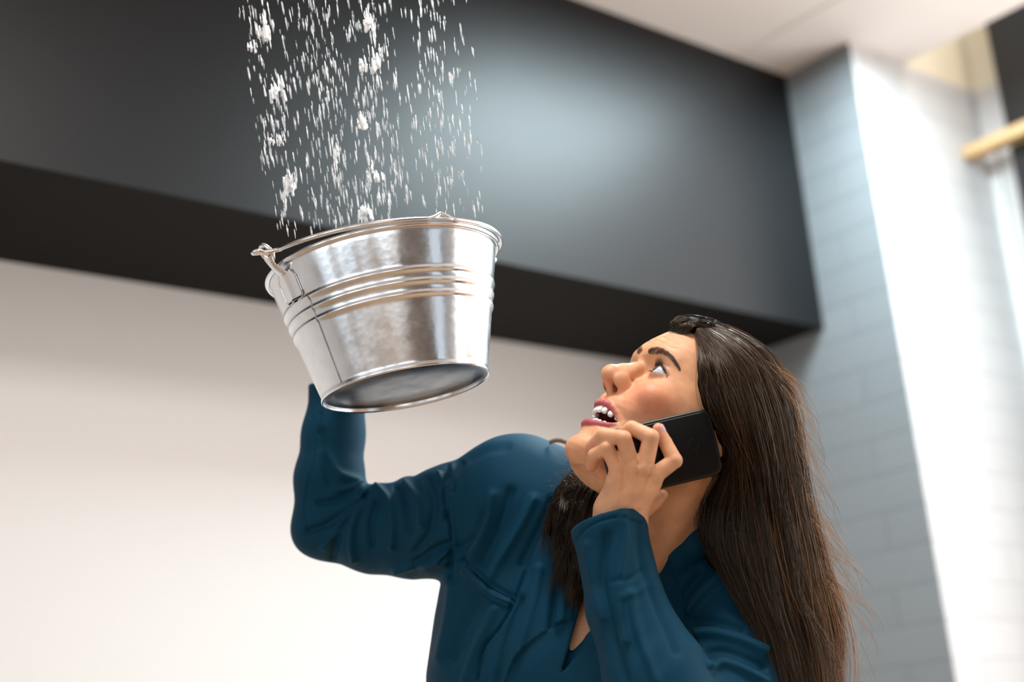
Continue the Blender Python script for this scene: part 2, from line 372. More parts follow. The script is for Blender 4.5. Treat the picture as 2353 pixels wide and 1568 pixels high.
# side seam at angle near the lug
def lug_at(ang, name='handle_lug'):
    # curved plate hugging the wall, then a neck rising to a flat eye
    u = np.linspace(-.145, .145, 13); hs = np.array([.010, .013, .018, .024, .030, .036, .041, .044]); V = []; Fc = []
    def half(h):
        e = 1.0
        if h < .014: e = .80
        if h < .0105: e = .70
        if h > .0415: e = .90
        if h > .0435: e = .78
        return e
    for off in (.0022, .0006):
        for h in hs:
            for x in u: V.append(W(bpt(np.array([ang + x * half(h)]), rad_at(h) + off + .0022 * max(0, 1 - (abs(x) / .05)**2), h))[0])
    n = len(u); L = len(hs)
    for s_, o in ((1, 0), (-1, n * L)):
        for i in range(L - 1):
            for j in range(n - 1):
                q = (o + i*n + j, o + i*n + j + 1, o + (i+1)*n + j + 1, o + (i+1)*n + j); Fc.append(q if s_ > 0 else q[::-1])
    ring = [i for i in range(n)] + [i*n + n-1 for i in range(1, L)] + [(L-1)*n + j for j in range(n-2, -1, -1)] + [i*n for i in range(L-2, 0, -1)]
    for i in range(len(ring)):
        a, b2 = ring[i], ring[(i + 1) % len(ring)]; Fc.append((a, b2, b2 + n*L, a + n*L))
    o1 = mesh_obj(name, V, Fc, m_wire, bucket)
    # neck and eye: strip that leans outward and twists; eye is a torus with cupped disc
    ca = bpt(np.array([ang]), 1.0, 0)[0] - BC; out = ca / np.linalg.norm(ca); tan = np.cross(BN, out)
    base = BC + out * (rad_at(.012) + .0035) - BN * .012
    eye = BC + out * (RT + .0165) + BN * .0150
    V = []; Fc = []; n = 9
    for i in range(n):
        t = i / (n - 1); c = base + (eye - BN * .006 - base) * t + out * .003 * math.sin(PI * t); wd = .0105 - .0042 * math.sin(PI * min(1, t * .8 + .1)); 
        nn = np.cross(tan, eye - base); nn /= np.linalg.norm(nn)
        for x in (-1, -.5, 0, .5, 1):
            V.append(W(c + tan * wd * x + nn * (.0016 * (1 - x * x)))); 
        for x in (1, .5, 0, -.5, -1):
            V.append(W(c + tan * wd * x - nn * (.0012 - .0016 * (1 - x * x))))
    for i in range(n - 1):
        for j in range(10):
            k = (j + 1) % 10; Fc.append((i*10 + j, i*10 + k, (i+1)*10 + k, (i+1)*10 + j))
    m0 = len(V)
    # eye ring: plane spanned by tan and along direction
    al = eye - base; al /= np.linalg.norm(al); nn = np.cross(tan, al)
    tt = np.linspace(0, 2 * PI, 33)
    path = np.array([eye + .0100 * (math.cos(t) * tan * .85 + math.sin(t) * al) for t in tt])
    v2, f2 = tube_vf(W(path), .0028, 10, m0); V = np.vstack([V, v2]); Fc += f2
    mesh_obj('lug_eye', V, Fc, m_wire, o1)
    return eye, out, tan
LA = math.radians(141)
eyeL, outL, tanL = lug_at(LA); eyeR, outR, tanR = lug_at(LA - PI)
# bail: wire hooked through both eyes, lying over the near side just above the rim
N = 60; pth = []
for i in range(N + 1):
    t = i / N; a = LA - PI * t
    r = RT + .016 - .011 * math.sin(PI * t)**.5; h = -.0150 + .0095 * math.sin(PI * t)**.6
    q = bpt(np.array([a]), r, h)[0]
    k = math.exp(-((t - .485) / .035)**2); k2 = math.exp(-((t - .485) / .020)**2)
    pth.append(q + BN * (.0065 * k2))
pth = np.array(pth)
def hook(e, out, tan, first, sgn):
    d = [e + out * .0125 + BN * .0005 - tan * sgn * .004, e + out * .017 - tan * sgn * .000, e + out * .0125 + tan * sgn * .0045, e + out * .003 + tan * sgn * .005 - BN * .003, e - out * .006 + tan * sgn * .005 - BN * .003]
    return d
full = np.vstack([hook(eyeL, outL, tanL, 0, 1)[::-1], pth[2:-2], hook(eyeR, outR, tanR, 1, -1)])
V, Fc = tube_vf(W(catmull(full, 320)), .0027, 10); bail = mesh_obj('bail_handle', V, Fc, m_wire, bucket)
# lower wire of the grip kink
k0, k1 = int(.43 * N), int(.545 * N)
V, Fc = tube_vf(W(catmull(np.array([pth[k0] - BN * .0005, bpt(np.array([LA - PI * .485]), RT + .006, -.0055)[0], pth[k1]]), 20)), .0022, 8); mesh_obj('grip_wire', V, Fc, m_wire, bail)
# seam strip down the wall
sa = LA - math.radians(11); pp = np.array([bpt(np.array([sa]), rad_at(h) + (.0019 * sum(math.exp(-((h - c) / .0026)**2) for c in (.047, .0605, .074))) + .0001, h)[0] for h in np.linspace(.045, HB - .002, 60)])
V, Fc = tube_vf(W(pp), .0009, 6); mesh_obj('side_seam', V, Fc, m_dull, bucket)
# ------------------------------------------------------------------ the woman
HF = np.array([-.66052, .70858, .24820]); HF /= np.linalg.norm(HF)
HS = np.array([.47352, .13663, .87012]); HS -= HF * (HS @ HF); HS /= np.linalg.norm(HS)
HU = np.cross(HF, HS); HO = np.array([.194, -.113, -1.70])
HB3 = np.stack([HF, HS, HU])             # rows: forward, to her left, up
def h2c(p): return HO + np.asarray(p, float) @ HB3
def c2h(p): return (np.asarray(p, float) - HO) @ HB3.T
def IP(z, t): return np.interp(z, [a for a, _ in t], [b for _, b in t]).astype(np.float32)
FRONT = [(-.125,.070),(-.1185,.082),(-.1138,.0915),(-.107,.0970),(-.0988,.0982),(-.0902,.0962),(-.083,.0972),(-.076,.0985),(-.070,.0955),(-.058,.093),(-.048,.0955),(-.040,.0990),(-.0315,.0985),(-.022,.0945),(-.012,.0905),(.0,.088),(.012,.0865),(.022,.0875),(.030,.0905),(.040,.0962),(.0509,.0990),(.0621,.0978),(.0768,.0930),(.0908,.0868),(.100,.081),(.110,.071),(.118,.055)]
WID = [(-.125,.016),(-.1185,.024),(-.1138,.0285),(-.107,.033),(-.0988,.038),(-.088,.0435),(-.072,.051),(-.055,.0575),(-.035,.0640),(-.015,.0690),(.005,.0712),(.02,.0708),(.035,.0695),(.05,.069),(.07,.0685),(.09,.062),(.105,.050),(.118,.03)]
XC = [(-.125,.055),(-.11,.050),(-.09,.040),(-.07,.028),(-.04,.018),(0,.012),(.05,.0),(.118,.0)]
BK = [(-.125,.040),(-.11,.026),(-.09,.012),(-.07,-.002),(-.04,-.02),(0,-.03),(.118,-.05)]
PW = [(-.125,2.0),(-.10,1.95),(-.085,1.85),(-.07,1.62),(-.05,1.60),(-.03,1.8),(-.015,2.1),(.02,2.35),(.05,2.4),(.118,2.2)]
def head_base():
    def fn(X, Y, Z):
        f, wd, xc, bk, p = IP(Z, FRONT), IP(Z, WID), IP(Z, XC), IP(Z, BK), IP(Z, PW)
        dx = X - xc; rx = np.where(dx > 0, dx / (f - xc), dx / (bk - xc)); ry = np.abs(Y) / wd
        r = (np.abs(rx)**p + ry**p)**(1 / p) + 1e-6
        d = np.sqrt(dx * dx + Y * Y) * (1 - 1 / r)
        ez = np.maximum(np.maximum(-.119 - Z, Z - .112), -1)
        return np.where(ez > 0, np.sqrt(np.maximum(d, 0)**2 + ez**2), np.maximum(d, ez * .8)) * .93
    return fn, np.array([-.06, -.078, -.125]), np.array([.11, .078, .12])
H = Field((-.105, -.086, -.205), (.132, .088, .128), .00105)
H.add(head_base(), .004)
H.add(ell((-.008, 0, .032), (.088, .0715, .086)), .02)
# neck: stretched, the head thrown back
gdn = -np.array([-.08, .952, -.294]); gdn_h = HB3 @ gdn
nb = c2h(P(1512, 1262, 1.735))
H.add(cap((-.020, 0, -.030), nb, .050, .053), .03)
H.add(cap((.015, 0, -.095), c2h(P(1470, 1262, 1.735)), .022, .030), .03)
H.add(cap((-.012, .052, -.012), c2h(P(1500, 1300, 1.68)), .012, .012), .02)
# jaw corner, cheekbone, brow
for s in (-1, 1):
    H.add(ell((.012, s * .047, -.048), (.022, .012, .022)), .02)
    H.add(ell((.066, s * .044, -.012), (.020, .017, .016)), .018)
    H.bump([(.094, s * .010, .044), (.090, s * .028, .0495), (.076, s * .048, .044)], .009, .0016)
    H.bump([(.058, s * .058, -.030), (.066, s * .048, -.050)], .014, -.0020)          # cheek hollow
    H.bump([(.091, s * .019, -.024), (.084, s * .027, -.038), (.079, s * .031, -.052)], .0045, -.0013)   # nose to mouth fold
    H.bump([(.080, s * .029, -.030), (.078, s * .034, -.040)], .012, .0022)
# eye sockets
EC = {1: np.array([.0722, .0310, .0238]), -1: np.array([.0722, -.0310, .0238])}
for s in (-1, 1):
    H.cut(ell((.091, s * .0265, .0245), (.012, .0155, .0115)), .016)
    H.cut(ell((.0935, s * .0160, .0225), (.0085, .0075, .0095)), .010)
    H.add(ell(EC[s], (.01370, .0138, .0136)), .006)
    c = EC[s]
    H.bump([c + np.array([.0085, -s * .012, .0075]), c + np.array([.0125, 0, .0110]), c + np.array([.006, s * .0135, .0075])], .0018, -.0011)   # upper lid crease
    H.bump([c + np.array([.0105, -s * .012, -.0095]), c + np.array([.0115, 0, -.0125]), c + np.array([.006, s * .013, -.0095])], .003, -.0006)
# nose
H.add(cap((.0850, 0, .0270), (.1015, 0, .0075), .0082, .0082), .008)
H.add(cap((.1015, 0, .0075), (.1112, 0, -.0035), .0083, .0092), .006)
H.add(ell((.1120, 0, -.0090), (.0112, .0108, .0102)), .006)
for s in (-1, 1):
    H.add(cap((.092, s * .004, .020), (.100, s * .008, -.004), .006, .007), .008)
    H.add(ell((.0975, s * .0125, -.0120), (.0122, .0052, .0092)), .0075)
    H.bump([(.090, s * .0195, -.004), (.0885, s * .0200, -.0125), (.0920, s * .0175, -.0190)], .0024, -.0009)
    H.cut(cap((.1095, s * .0062, -.0185), (.0995, s * .0100, -.0175), .0030, .0040), .0018)
    H.cut(cap((.1055, s * .0060, -.0190), (.0980, s * .0088, -.0105), .0022, .0030), .0012)
H.add(cap((.1130, 0, -.0150), (.1000, 0, -.0225), .0040, .0042), .004)
H.bump([(.1040, 0, -.026), (.1035, 0, -.034)], .0028, -.0010)
# mouth: opened wide
UL = [(.0730, -.0275, -.0555), (.0858, -.0195, -.0475), (.0968, -.0085, -.0427), (.0992, 0, -.0432), (.0968, .0085, -.0427), (.0858, .0195, -.0475), (.0730, .0275, -.0555)]
LL = [(.0725, -.0275, -.0575), (.0850, -.0205, -.0672), (.0955, -.0095, -.0722), (.0978, 0, -.0728), (.0955, .0095, -.0722), (.0850, .0205, -.0672), (.0725, .0275, -.0575)]
ULc = catmull(UL, 15); LLc = catmull(LL, 15)
lr = np.interp(np.linspace(-1, 1, 15), [-1, -.5, 0, .5, 1], [.0014, .0033, .0043, .0033, .0014])
def mouth(mg, x0, yw=.0268):
    ys = np.abs(ULc[7:, 1]); zu = ULc[7:, 2]; zl = LLc[7:, 2]; xc_ = ULc[7:, 0]
    def fn(X, Y, Z):
        a = np.abs(Y); u = np.interp(a, ys, zu).astype(np.float32) - mg; l = np.interp(a, np.abs(LLc[7:, 1]), zl).astype(np.float32) + mg
        return np.maximum(np.maximum(Z - u, l - Z), np.maximum(a - yw, x0 - X)) + 0 * X
    return fn, np.array([x0, -yw, -.08]), np.array([.13, yw, -.04])
H.cut(mouth(.002, .050), .003)
caps(H, ULc, lr, .0045); caps(H, LLc, lr * .72, .0045)
H.cut(mouth(.0046, .050, .0255), .002)
H.bump([(.0965, -.013, -.0865), (.098, 0, -.0890), (.0965, .013, -.0865)], .006, -.0006)
H.add(ell((.0870, 0, -.1050), (.0120, .0150, .0120)), .012)
# ear
for s in (-1, 1):
    R = basis((.94, 0, .20), (0, 1, 0))
    H.add(ell((-.016, s * .073, .006), (.016, .0045, .028), basis((1, s * .25, -.2), (0, 1, .1))), .004)
    H.cut(ell((-.012, s * .079, .006), (.009, .0045, .015), basis((1, s * .25, -.2), (0, 1, .1))), .003)
# forehead creases, raised brows
for zz, aa in ((.0600, .9), (.0680, 1.0), (.0755, .7)):
    pts = [(.0985 - (zz - .055) * .2 - (y * y) * 7, y, zz + .0035 * math.sin(abs(y) * 130) - abs(y) * .05) for y in np.linspace(-.045, .045, 13)]
    H.bump(pts, .0016, -.00055 * aa); H.bump([np.array(p) + [0, 0, .0035] for p in pts], .0020, .00045 * aa)
# lids opened: cut the almond of each eye
def almond(s):
    c = EC[s]
    def fn(X, Y, Z):
        x, y, z = X - c[0], (Y - c[1]) * s, Z - c[2]
        y2 = y - .0010; z2 = z + .0030 * (y2 / .0125)        # outer corner a little lower
        t = 1 - (y2 / .0142)**2
        up = z2 - (.0066 * t + .0016); lo = -z2 - (.0066 * t - .0016)
        return np.maximum(np.maximum(np.maximum(up, lo), -t * .01), -(x - .002))
    return fn, c + [.001, -.016, -.012], c + [.026, .016, .012]
for s in (-1, 1): H.cut(almond(s), .0008)
for s in (-1, 1): H.add(ell(EC[s], (.0110, .0110, .0110)), .0005)
hv, hq = H.mesh(); del H
# skin tint, worked out in head coordinates
def mixc(c, t, m): return c * (1 - m[:, None]) + np.array(t) * m[:, None]
def g(p, c, r): return np.exp(-(((p - np.array(c)) / np.array(r))**2).sum(1))
def skin_tint(p):
    c = np.tile(np.array([.70, .35, .185]), (len(p), 1))
    q = p.copy(); q[:, 1] = np.abs(q[:, 1])
    c = mixc(c, (.70, .235, .135), .75 * g(q, (.070, .045, -.020), (.035, .030, .022)))
    c = mixc(c, (.68, .27, .17), .50 * g(q, (.108, .0, -.012), (.018, .018, .014)))
    c = mixc(c, (.60, .33, .20), .5 * g(q, (.080, .030, .040), (.03, .022, .010)))
    for L in (ULc, LLc):
        d = np.full(len(p), 1.0)
        for i in range(14):
            a, b = L[i], L[i + 1]; t = np.clip(((p - a) @ (b - a)) / ((b - a) @ (b - a)), 0, 1)
            rr = .5 * (lr[i] + lr[i + 1])
            d = np.minimum(d, np.linalg.norm(p - a - t[:, None] * (b - a), axis=1) - rr)
        m = np.clip((.0024 - d) / .0012, 0, 1); m *= (p[:, 0] > .070) * (q[:, 1] < .0285)
        c = mixc(c, (.43, .085, .10), m)
    zu = np.interp(q[:, 1], ULc[7:, 1], ULc[7:, 2]); zl = np.interp(q[:, 1], LLc[7:, 1], LLc[7:, 2]); xl = np.interp(q[:, 1], ULc[7:, 1], ULc[7:, 0])
    m = np.clip((xl - .0035 - p[:, 0]) / .002, 0, 1) * (p[:, 0] > .044) * (q[:, 1] < .0275) * (p[:, 2] < zu + .001) * (p[:, 2] > zl - .001)
    c = mixc(c, (.10, .018, .012), m)
    for s in (-1, 1):                                        # lash line and lid rim
        e = p - EC[s]; rr = np.linalg.norm(e, axis=1)
        m = np.clip((.0132 - rr) / .0009, 0, 1) * (e[:, 0] > .001)
        c = mixc(c, (.05, .025, .02), m * .9)
        z2 = e[:, 2] + .0030 * (e[:, 1] * s / .0125)
        up = np.exp(-((z2 - (.0094 - 28 * (e[:, 1] * s - .001)**2)) / .0024)**2) * (rr < .0200) * (e[:, 0] > 0) * (e[:, 1] * s > -.012)
        c = mixc(c, (.10, .045, .03), .7 * up)
        lash = np.exp(-((z2 - (.0080 - 32 * (e[:, 1] * s - .001)**2)) / .0014)**2) * (rr < .0185) * (e[:, 0] > 0) * (e[:, 1] * s > -.013)
        c = mixc(c, (.02, .01, .008), .9 * lash)
        c = mixc(c, (.30, .15, .10), .35 * np.exp(-((rr - .0135) / .0035)**2) * (e[:, 0] > -.002))
    return c
hc = skin_tint(hv)
m_skin = mat('skin', (.66, .375, .225), .52, spec=.36, Subsurface_Weight=.12, Subsurface_Scale=.003)
bsdf(m_skin).inputs['Subsurface Radius'].default_value = (1.0, .35, .18)
_a = nd(m_skin, 'ShaderNodeVertexColor', layer_name='tint'); lk(m_skin, _a, 'Color', bsdf(m_skin), 'Base Color')
_n = noise_bump(m_skin, 700, .22, .0007, 4)
_tc = nd(m_skin, 'ShaderNodeTexCoord'); _m1 = nd(m_skin, 'ShaderNodeTexNoise', Scale=55, Detail=6); lk(m_skin, _tc, 'Object', _m1, 'Vector')
_mr = nd(m_skin, 'ShaderNodeMapRange'); _mr.inputs[1].default_value = .3; _mr.inputs[2].default_value = .7; _mr.inputs[3].default_value = .86; _mr.inputs[4].default_value = 1.10
lk(m_skin, _m1, 'Fac', _mr, 0); _mx = nd(m_skin, 'ShaderNodeVectorMath', operation='SCALE'); lk(m_skin, _a, 'Color', _mx, 0); lk(m_skin, _mr, 0, _mx, 'Scale'); lk(m_skin, _mx, 0, bsdf(m_skin), 'Base Color')
body_V = [W(h2c(hv))]; body_Q = [hq]; body_C = [hc]
def body_add(v_cam, q, c):
    n0 = sum(len(v) for v in body_V); body_V.append(W(v_cam)); body_Q.append(q + n0); body_C.append(np.tile(np.array(c), (len(v_cam), 1)) if np.ndim(c) == 1 else c)

# ---- the phone hand (her left), in camera axes
G = Field(P(1300, 1330, 1.60) + [0, 0, -.10], P(1600, 930, 1.60) + [0, 0, .05], .00085)
def J(x, y, dz): return P(x, y, 1.60 - dz / 1000)            # dz: millimetres nearer than 1.60 m
HFING = {                                                    # joint px, py, height, radius (mm)
 'index':  [(1478, 1122, 14, 9.6), (1503, 1094, 17, 9.6), (1550, 1059, 17, 8.9), (1529, 1018, 9, 7.8), (1513, 986, 7, 6.6)],
 'middle': [(1462, 1130, 16, 10), (1480, 1078, 24, 10.2), (1496, 1005, 27, 9.2), (1452, 984, 14, 8.2), (1424, 1004, 2, 7.2)],
 'ring':   [(1440, 1130, 15, 10), (1452, 1075, 24, 9.9), (1433, 1008, 29, 8.9), (1386, 1000, 19, 7.8), (1358, 1026, 6, 6.6)],
 'pinky':  [(1418, 1130, 12, 9.4), (1420, 1078, 19, 9.2), (1394, 1029, 24, 8.2), (1366, 1046, 16, 7.4), (1359, 1071, 6, 6.6)]}
for nme, js in HFING.items():
    pts = [J(a, b, c) for a, b, c, _ in js]; rr = [r / 1000 for *_, r in js]
    caps(G, pts[:2], rr[:2], .006); caps(G, pts[1:3], rr[1:3], .0035); caps(G, pts[2:], rr[2:], .0012)
# palm and back of the hand
caps(G, [J(1478, 1122, 12), J(1448, 1168, 8)], [.0125, .0150], .012)
caps(G, [J(1418, 1112, 10), J(1400, 1172, 6)], [.0125, .0150], .012)
caps(G, [J(1450, 1100, 14), J(1428, 1168, 9)], [.0135, .0150], .012)
caps(G, [J(1500, 1112, 9), J(1462, 1172, 4)], [.0085, .012], .010)
# wrist and forearm, running down inside the sleeve
caps(G, [J(1404, 1172, 4), J(1402, 1215, -2), J(1414, 1300, 6)], [.0165, .0175, .0170], .014)
caps(G, [J(1448, 1172, 4), J(1446, 1215, -2), J(1446, 1300, 6)], [.0160, .0175, .0170], .014)
# thumb, under the phone
caps(G, [J(1462, 1180, -10), J(1484, 1166, -16), J(1504, 1151, -17), J(1523, 1138, -13)], [.0125, .0098, .0086, .0062], .006)
# knuckles, tendons, creases
for x, y, z in ((1503, 1094, 25), (1480, 1076, 33), (1452, 1072, 33), (1420, 1076, 27)): G.bump([J(x, y, z)], .0062, .0018)
for (x0, y0, x1, y1) in ((1480, 1088, 1458, 1160), (1455, 1088, 1438, 1160), (1500, 1104, 1470, 1165), (1424, 1092, 1415, 1160)):
    G.bump([J(x0, y0, 27), J(x1, y1, 24)], .0034, .0016)
for (x0, y0, x1, y1) in ((1467, 1070, 1462, 1120), (1438, 1070, 1435, 1120), (1492, 1082, 1482, 1120)):
    G.bump([J(x0, y0, 31), J(x1, y1, 26)], .0042, -.0019)
for x, y, z in ((1550, 1058, 25), (1497, 1003, 36), (1432, 1004, 37), (1393, 1027, 32)): G.bump([J(x, y, z)], .0055, .0008)
# nail on the index finger
nail_c = J(1519, 990, 8.6)
G.bump([J(1522, 992, 9)], .0045, -.0004)
gv, gq = G.mesh(); del G
def hand_tint(p, tips, knk):
    c = np.tile(np.array([.74, .39, .22]), (len(p), 1))
    for t in tips: c = mixc(c, (.70, .27, .20), .75 * np.exp(-(np.linalg.norm(p - t, axis=1) / .011)**2))
    for t in knk: c = mixc(c, (.66, .30, .18), .45 * np.exp(-(np.linalg.norm(p - t, axis=1) / .010)**2))
    return c
tips = [J(*HFING[k][4][:3]) for k in HFING]; knk = [J(*HFING[k][1][:3]) for k in HFING] + [J(*HFING[k][2][:3]) for k in HFING]
body_add(gv, gq, hand_tint(gv, tips, knk))

# ---- the other hand: behind the bucket, fingers over the far rim side
G = Field(P(740, 960, 1.93) + [0, 0, -.06], P(960, 720, 1.93) + [0, 0, .10], .0014)
def K(a, h, off):
    return bpt(np.array([math.radians(a)]), rad_at(h) + off, h)[0]
aw = -118
wr = P(785, 905, 1.945)
palm = K(aw + 4, HB - .030, .016)
caps(G, [P(780, 960, 1.935), wr, palm], [.027, .024, .018], .012)
for da, hh, ln in ((-15, -.010, .060), (-5, -.004, .070), (6, -.004, .066), (16, -.012, .052)):
    a0 = K(aw + da * .55, HB - .040, .014); a1 = K(aw + da, HB - .040 - ln * .5 - hh * .3, .010); a2 = K(aw + da * 1.15, HB - .040 - ln, .009)
    caps(G, [palm, a0, a1, a2], [.014, .0098, .0085, .0068], .005)
caps(G, [palm, K(aw + 26, HB - .022, .012), K(aw + 36, HB - .036, .009), K(aw + 40, HB - .050, .008)], [.014, .0105, .009, .007], .006)
kv, kq = G.mesh(); del G
body_add(kv, kq, (.70, .40, .25))

# ---- the rest of the body, under the clothes
NB = P(1500, 1290, 1.745); SR = P(1165, 1120, 1.83); SL = P(1705, 1415, 1.68); CH = P(1340, 1480, 1.80)
ER = P(760, 1195, 1.90); EL = P(1610, 1850, 1.47)
hipc = fromW([W(CH)[0] + .02, W(CH)[1] - .02, .93])
G = Field(fromW([0, 0, 0]) * 0 + [-.30, -1.35, -2.15], [.42, -.20, -1.25], .006)
caps(G, [CH - [0, 0, .02], .5 * (CH + hipc), hipc], [.075, .075, .115], .05)
caps(G, [SR, P(1340, 1290, 1.80), P(1560, 1400, 1.745), SL], [.042, .045, .045, .042], .04)
caps(G, [ER, SR], [.024, .034], .02); caps(G, [P(778, 940, 1.935), ER], [.024, .025], .02)
caps(G, [EL, SL], [.032, .040], .02); caps(G, [P(1432, 1290, 1.588), P(1500, 1568, 1.54), EL], [.020, .032, .038], .02)
hw = W(hipc); legs = []
fx = np.array([-.35, -.94, 0]); side = np.array([.94, -.35, 0])
for s in (-1, 1):
    a = hw + side * s * .085; b = np.array([*(hw + side * s * .10 + fx * .03)[:2], .50]); c = np.array([*(hw + side * s * .105)[:2], .10]); toe = c + fx * .13 + [0, 0, -.065]
    legs.append((a, b, c, toe)); caps(G, [fromW(x) for x in (a, b, c)], [.082, .052, .036], .02); caps(G, [fromW(c - [0, 0, .05]), fromW(toe)], [.035, .026], .02)
bv, bq = G.mesh(); del G
body_add(bv, bq, (.66, .375, .225))
# ---- torso form shared by chest and blouse
def torso(F_):
    caps(F_, [P(1172, 1400, 1.815), P(1158, 1560, 1.80), P(1165, 1800, 1.76)], [.078, .086, .080], .05)
    caps(F_, [P(1330, 1330, 1.79), P(1320, 1540, 1.77), P(1320, 1800, 1.73)], [.085, .100, .095], .06)
    caps(F_, [P(1520, 1440, 1.745), P(1490, 1600, 1.725), P(1470, 1800, 1.69)], [.075, .088, .085], .06)
    F_.add(cap(P(1195, 1152, 1.83), P(1320, 1190, 1.80), .080, .072), .03)
    F_.add(cap(P(1180, 1170, 1.83), P(1170, 1400, 1.815), .078, .080), .05)
    F_.add(cap(P(1330, 1200, 1.80), P(1540, 1370, 1.76), .062, .060), .05)
    F_.add(cap(P(1540, 1370, 1.75), P(1700, 1425, 1.69), .058, .072), .05)
JLO = np.array([-.32, -.66, -2.01]); JHI = np.array([.42, -.04, -1.40])
JF = Field(JLO, JHI, .0021); torso(JF)
SK = Field(P(1230, 1660, 1.80) + [0, 0, -.06], P(1680, 1130, 1.80) + [0, 0, .28], .0025); torso(SK); SK.V += .013
SK.add(cap(P(1512, 1240, 1.735), P(1440, 1380, 1.765), .050, .05), .03)
cv, cq = SK.mesh(); del SK
body_add(cv, cq, (.64, .35, .20))
BV = np.vstack(body_V); BQ = np.vstack(body_Q); BCc = np.vstack(body_C)
foot0 = np.array([hw[0], hw[1], 0.0])
person = mesh_obj('person', BV, BQ, m_skin, origin=foot0, colors=BCc)
tag(person, 'shouting woman with long brown hair and dark teal blouse, looking up at the bucket', 'person')
bvh = BVHTree.FromPolygons(BV.tolist(), np.asarray(BQ).tolist())
def hit(px, py, dflt=1.66):              # where the line of sight through (px, py) first meets her skin
    d = WD(P(px, py, 1.0)[None])[0]; d = d / np.linalg.norm(d)
    loc, nor, _, _ = bvh.ray_cast(Vector(CAM), Vector(d))
    if loc is None: return W(P(px, py, dflt)[None])[0], -d
    return np.array(loc), np.array(nor)

# ---- eyes
m_eye = mat('eye_white', (.80, .80, .80), .12, spec=.6, Coat_Weight=.6, Coat_Roughness=.03)
_t = nd(m_eye, 'ShaderNodeTexCoord'); _sep = nd(m_eye, 'ShaderNodeVertexColor', layer_name='tint'); lk(m_eye, _sep, 'Color', bsdf(m_eye), 'Base Color')
gaze = np.array([.95, -.20, .20]); gaze /= np.linalg.norm(gaze)
for s in (1, -1):
    gz = gaze; n = 40; V = []; Fc = []
    R = basis(gz, (0, 1, 0)); cc = []
    for i in range(n + 1):
        a = PI * i / n
        for j in range(48):
            b_ = 2 * PI * j / 48
            rr_ = .01235 + (.0007 * max(0, 1 - (a / .50)**2))
            V.append(EC[s] + rr_ * (math.cos(a) * R[0] + math.sin(a) * (math.cos(b_) * R[1] + math.sin(b_) * R[2])))
            cc.append((.01, .008, .008) if a < .17 else ((.075, .040, .022) if a < .44 else ((.03, .02, .02) if a < .49 else (.56, .59, .64))))
    for i in range(n):
        for j in range(48):
            k = (j + 1) % 48; Fc.append((i*48 + j, i*48 + k, (i+1)*48 + k, (i+1)*48 + j))
    mesh_obj('eye', W(h2c(np.array(V))), Fc, m_eye, person, colors=np.array(cc))
# ---- teeth, two rows
m_tooth = mat('tooth_enamel', (.84, .82, .77), .16, spec=.6, Subsurface_Weight=.15, Subsurface_Scale=.002)
def tooth_row(name, zc, x0, sgn, hgt, wscale):
    Fd = Field((.045, -.026, min(zc - .012, zc + .012)), (.108, .026, zc + .012), .0005)
    ypos = 0.0; ws = [.0042, .0034, .0038, .0036, .0036, .0040]
    for s in (-1, 1):
        y = 0.0
        for i, w_ in enumerate(ws):
            w_ = w_ * wscale; yy = y + w_; y += 2 * w_ * (.92 if i < 2 else .72)
            xx = x0 - 34 * yy * yy - (0 if i < 3 else .001)
            ang = math.atan(68 * yy)
            hh = hgt * (1, .88, .98, .85, .8, .75)[i]
            Fd.add(ell4((xx, s * yy, zc), (.0030 if i < 3 else .0040, w_ * 1.02, hh * .88), basis((math.cos(ang), s * math.sin(ang), sgn * .10), (-s * math.sin(ang), math.cos(ang) , 0))), .0006)
    tv, tq = Fd.mesh(); return mesh_obj(name, W(h2c(tv)), tq, m_tooth, person)
tooth_row('upper_teeth', -.0497, .0972, 1, .0066, .95)
tooth_row('lower_teeth', -.0662, .0912, -1, .0056, .75)
m_tongue = mat('tongue', (.45, .12, .11), .35)
Fd = Field((.03, -.022, -.078), (.09, .022, -.055), .0009); Fd.add(ell((.062, 0, -.069), (.022, .016, .005)), .003); tv, tq = Fd.mesh()
mesh_obj('tongue', W(h2c(tv)), tq, m_tongue, person)
# ---- brows and lashes
m_brow = mat('brow_hair', (.075, .042, .030), .6); m_lash = mat('lash_hair', (.015, .009, .007), .5)
def hairs(name, items, parent, m):
    K_ = max(len(p) for p, _ in items)
    A_ = np.array([p for p, _ in items]); R_ = np.array([r for _, r in items])
    V, q = strands_vf(A_, R_); return mesh_obj(name, V, q, m, parent)
def brow(path_top, path_bot, count, lean, dflt=1.66):
    top = catmull(path_top, 60); bot = catmull(path_bot, 60); it = []
    for _ in range(count):
        t = rng.random(); i = min(58, int(t * 59)); v = rng.random()
        p0 = bot[i] * (1 - v) + top[i] * v + rng.normal(0, .7, 2)
        tang = top[i + 1] - top[i] + bot[i + 1] - bot[i]; tang = tang / (np.linalg.norm(tang) + 1e-9)
        upv = top[i] - bot[i]; upv = upv / (np.linalg.norm(upv) + 1e-9)
        d2 = tang * (.55 + t) + upv * (lean * (1 - t)**1.5 + .05 + rng.normal(0, .18)) * (1 if v < .75 else .3); d2 /= np.linalg.norm(d2)
        L = rng.uniform(5, 10); a, nn = hit(*p0, dflt); b_, n2 = hit(*(p0 + d2 * L), dflt)
        if np.linalg.norm(b_ - a) > .012: continue
        pts = np.array([a + (b_ - a) * u + nn * (.0003 + .0008 * math.sin(PI * u)) for u in (0, .33, .66, 1)])
        it.append((pts, np.array([.00012, .00012, .00009, .00003])))
    return it
near = brow([(1489, 806), (1500, 801), (1513, 800), (1530, 806), (1545, 818), (1556, 834), (1561, 845)], [(1492, 815), (1504, 816), (1516, 815), (1530, 818), (1543, 828), (1553, 840), (1559, 847)], 620, .9)
hairs('eyebrow', near, person, m_brow)
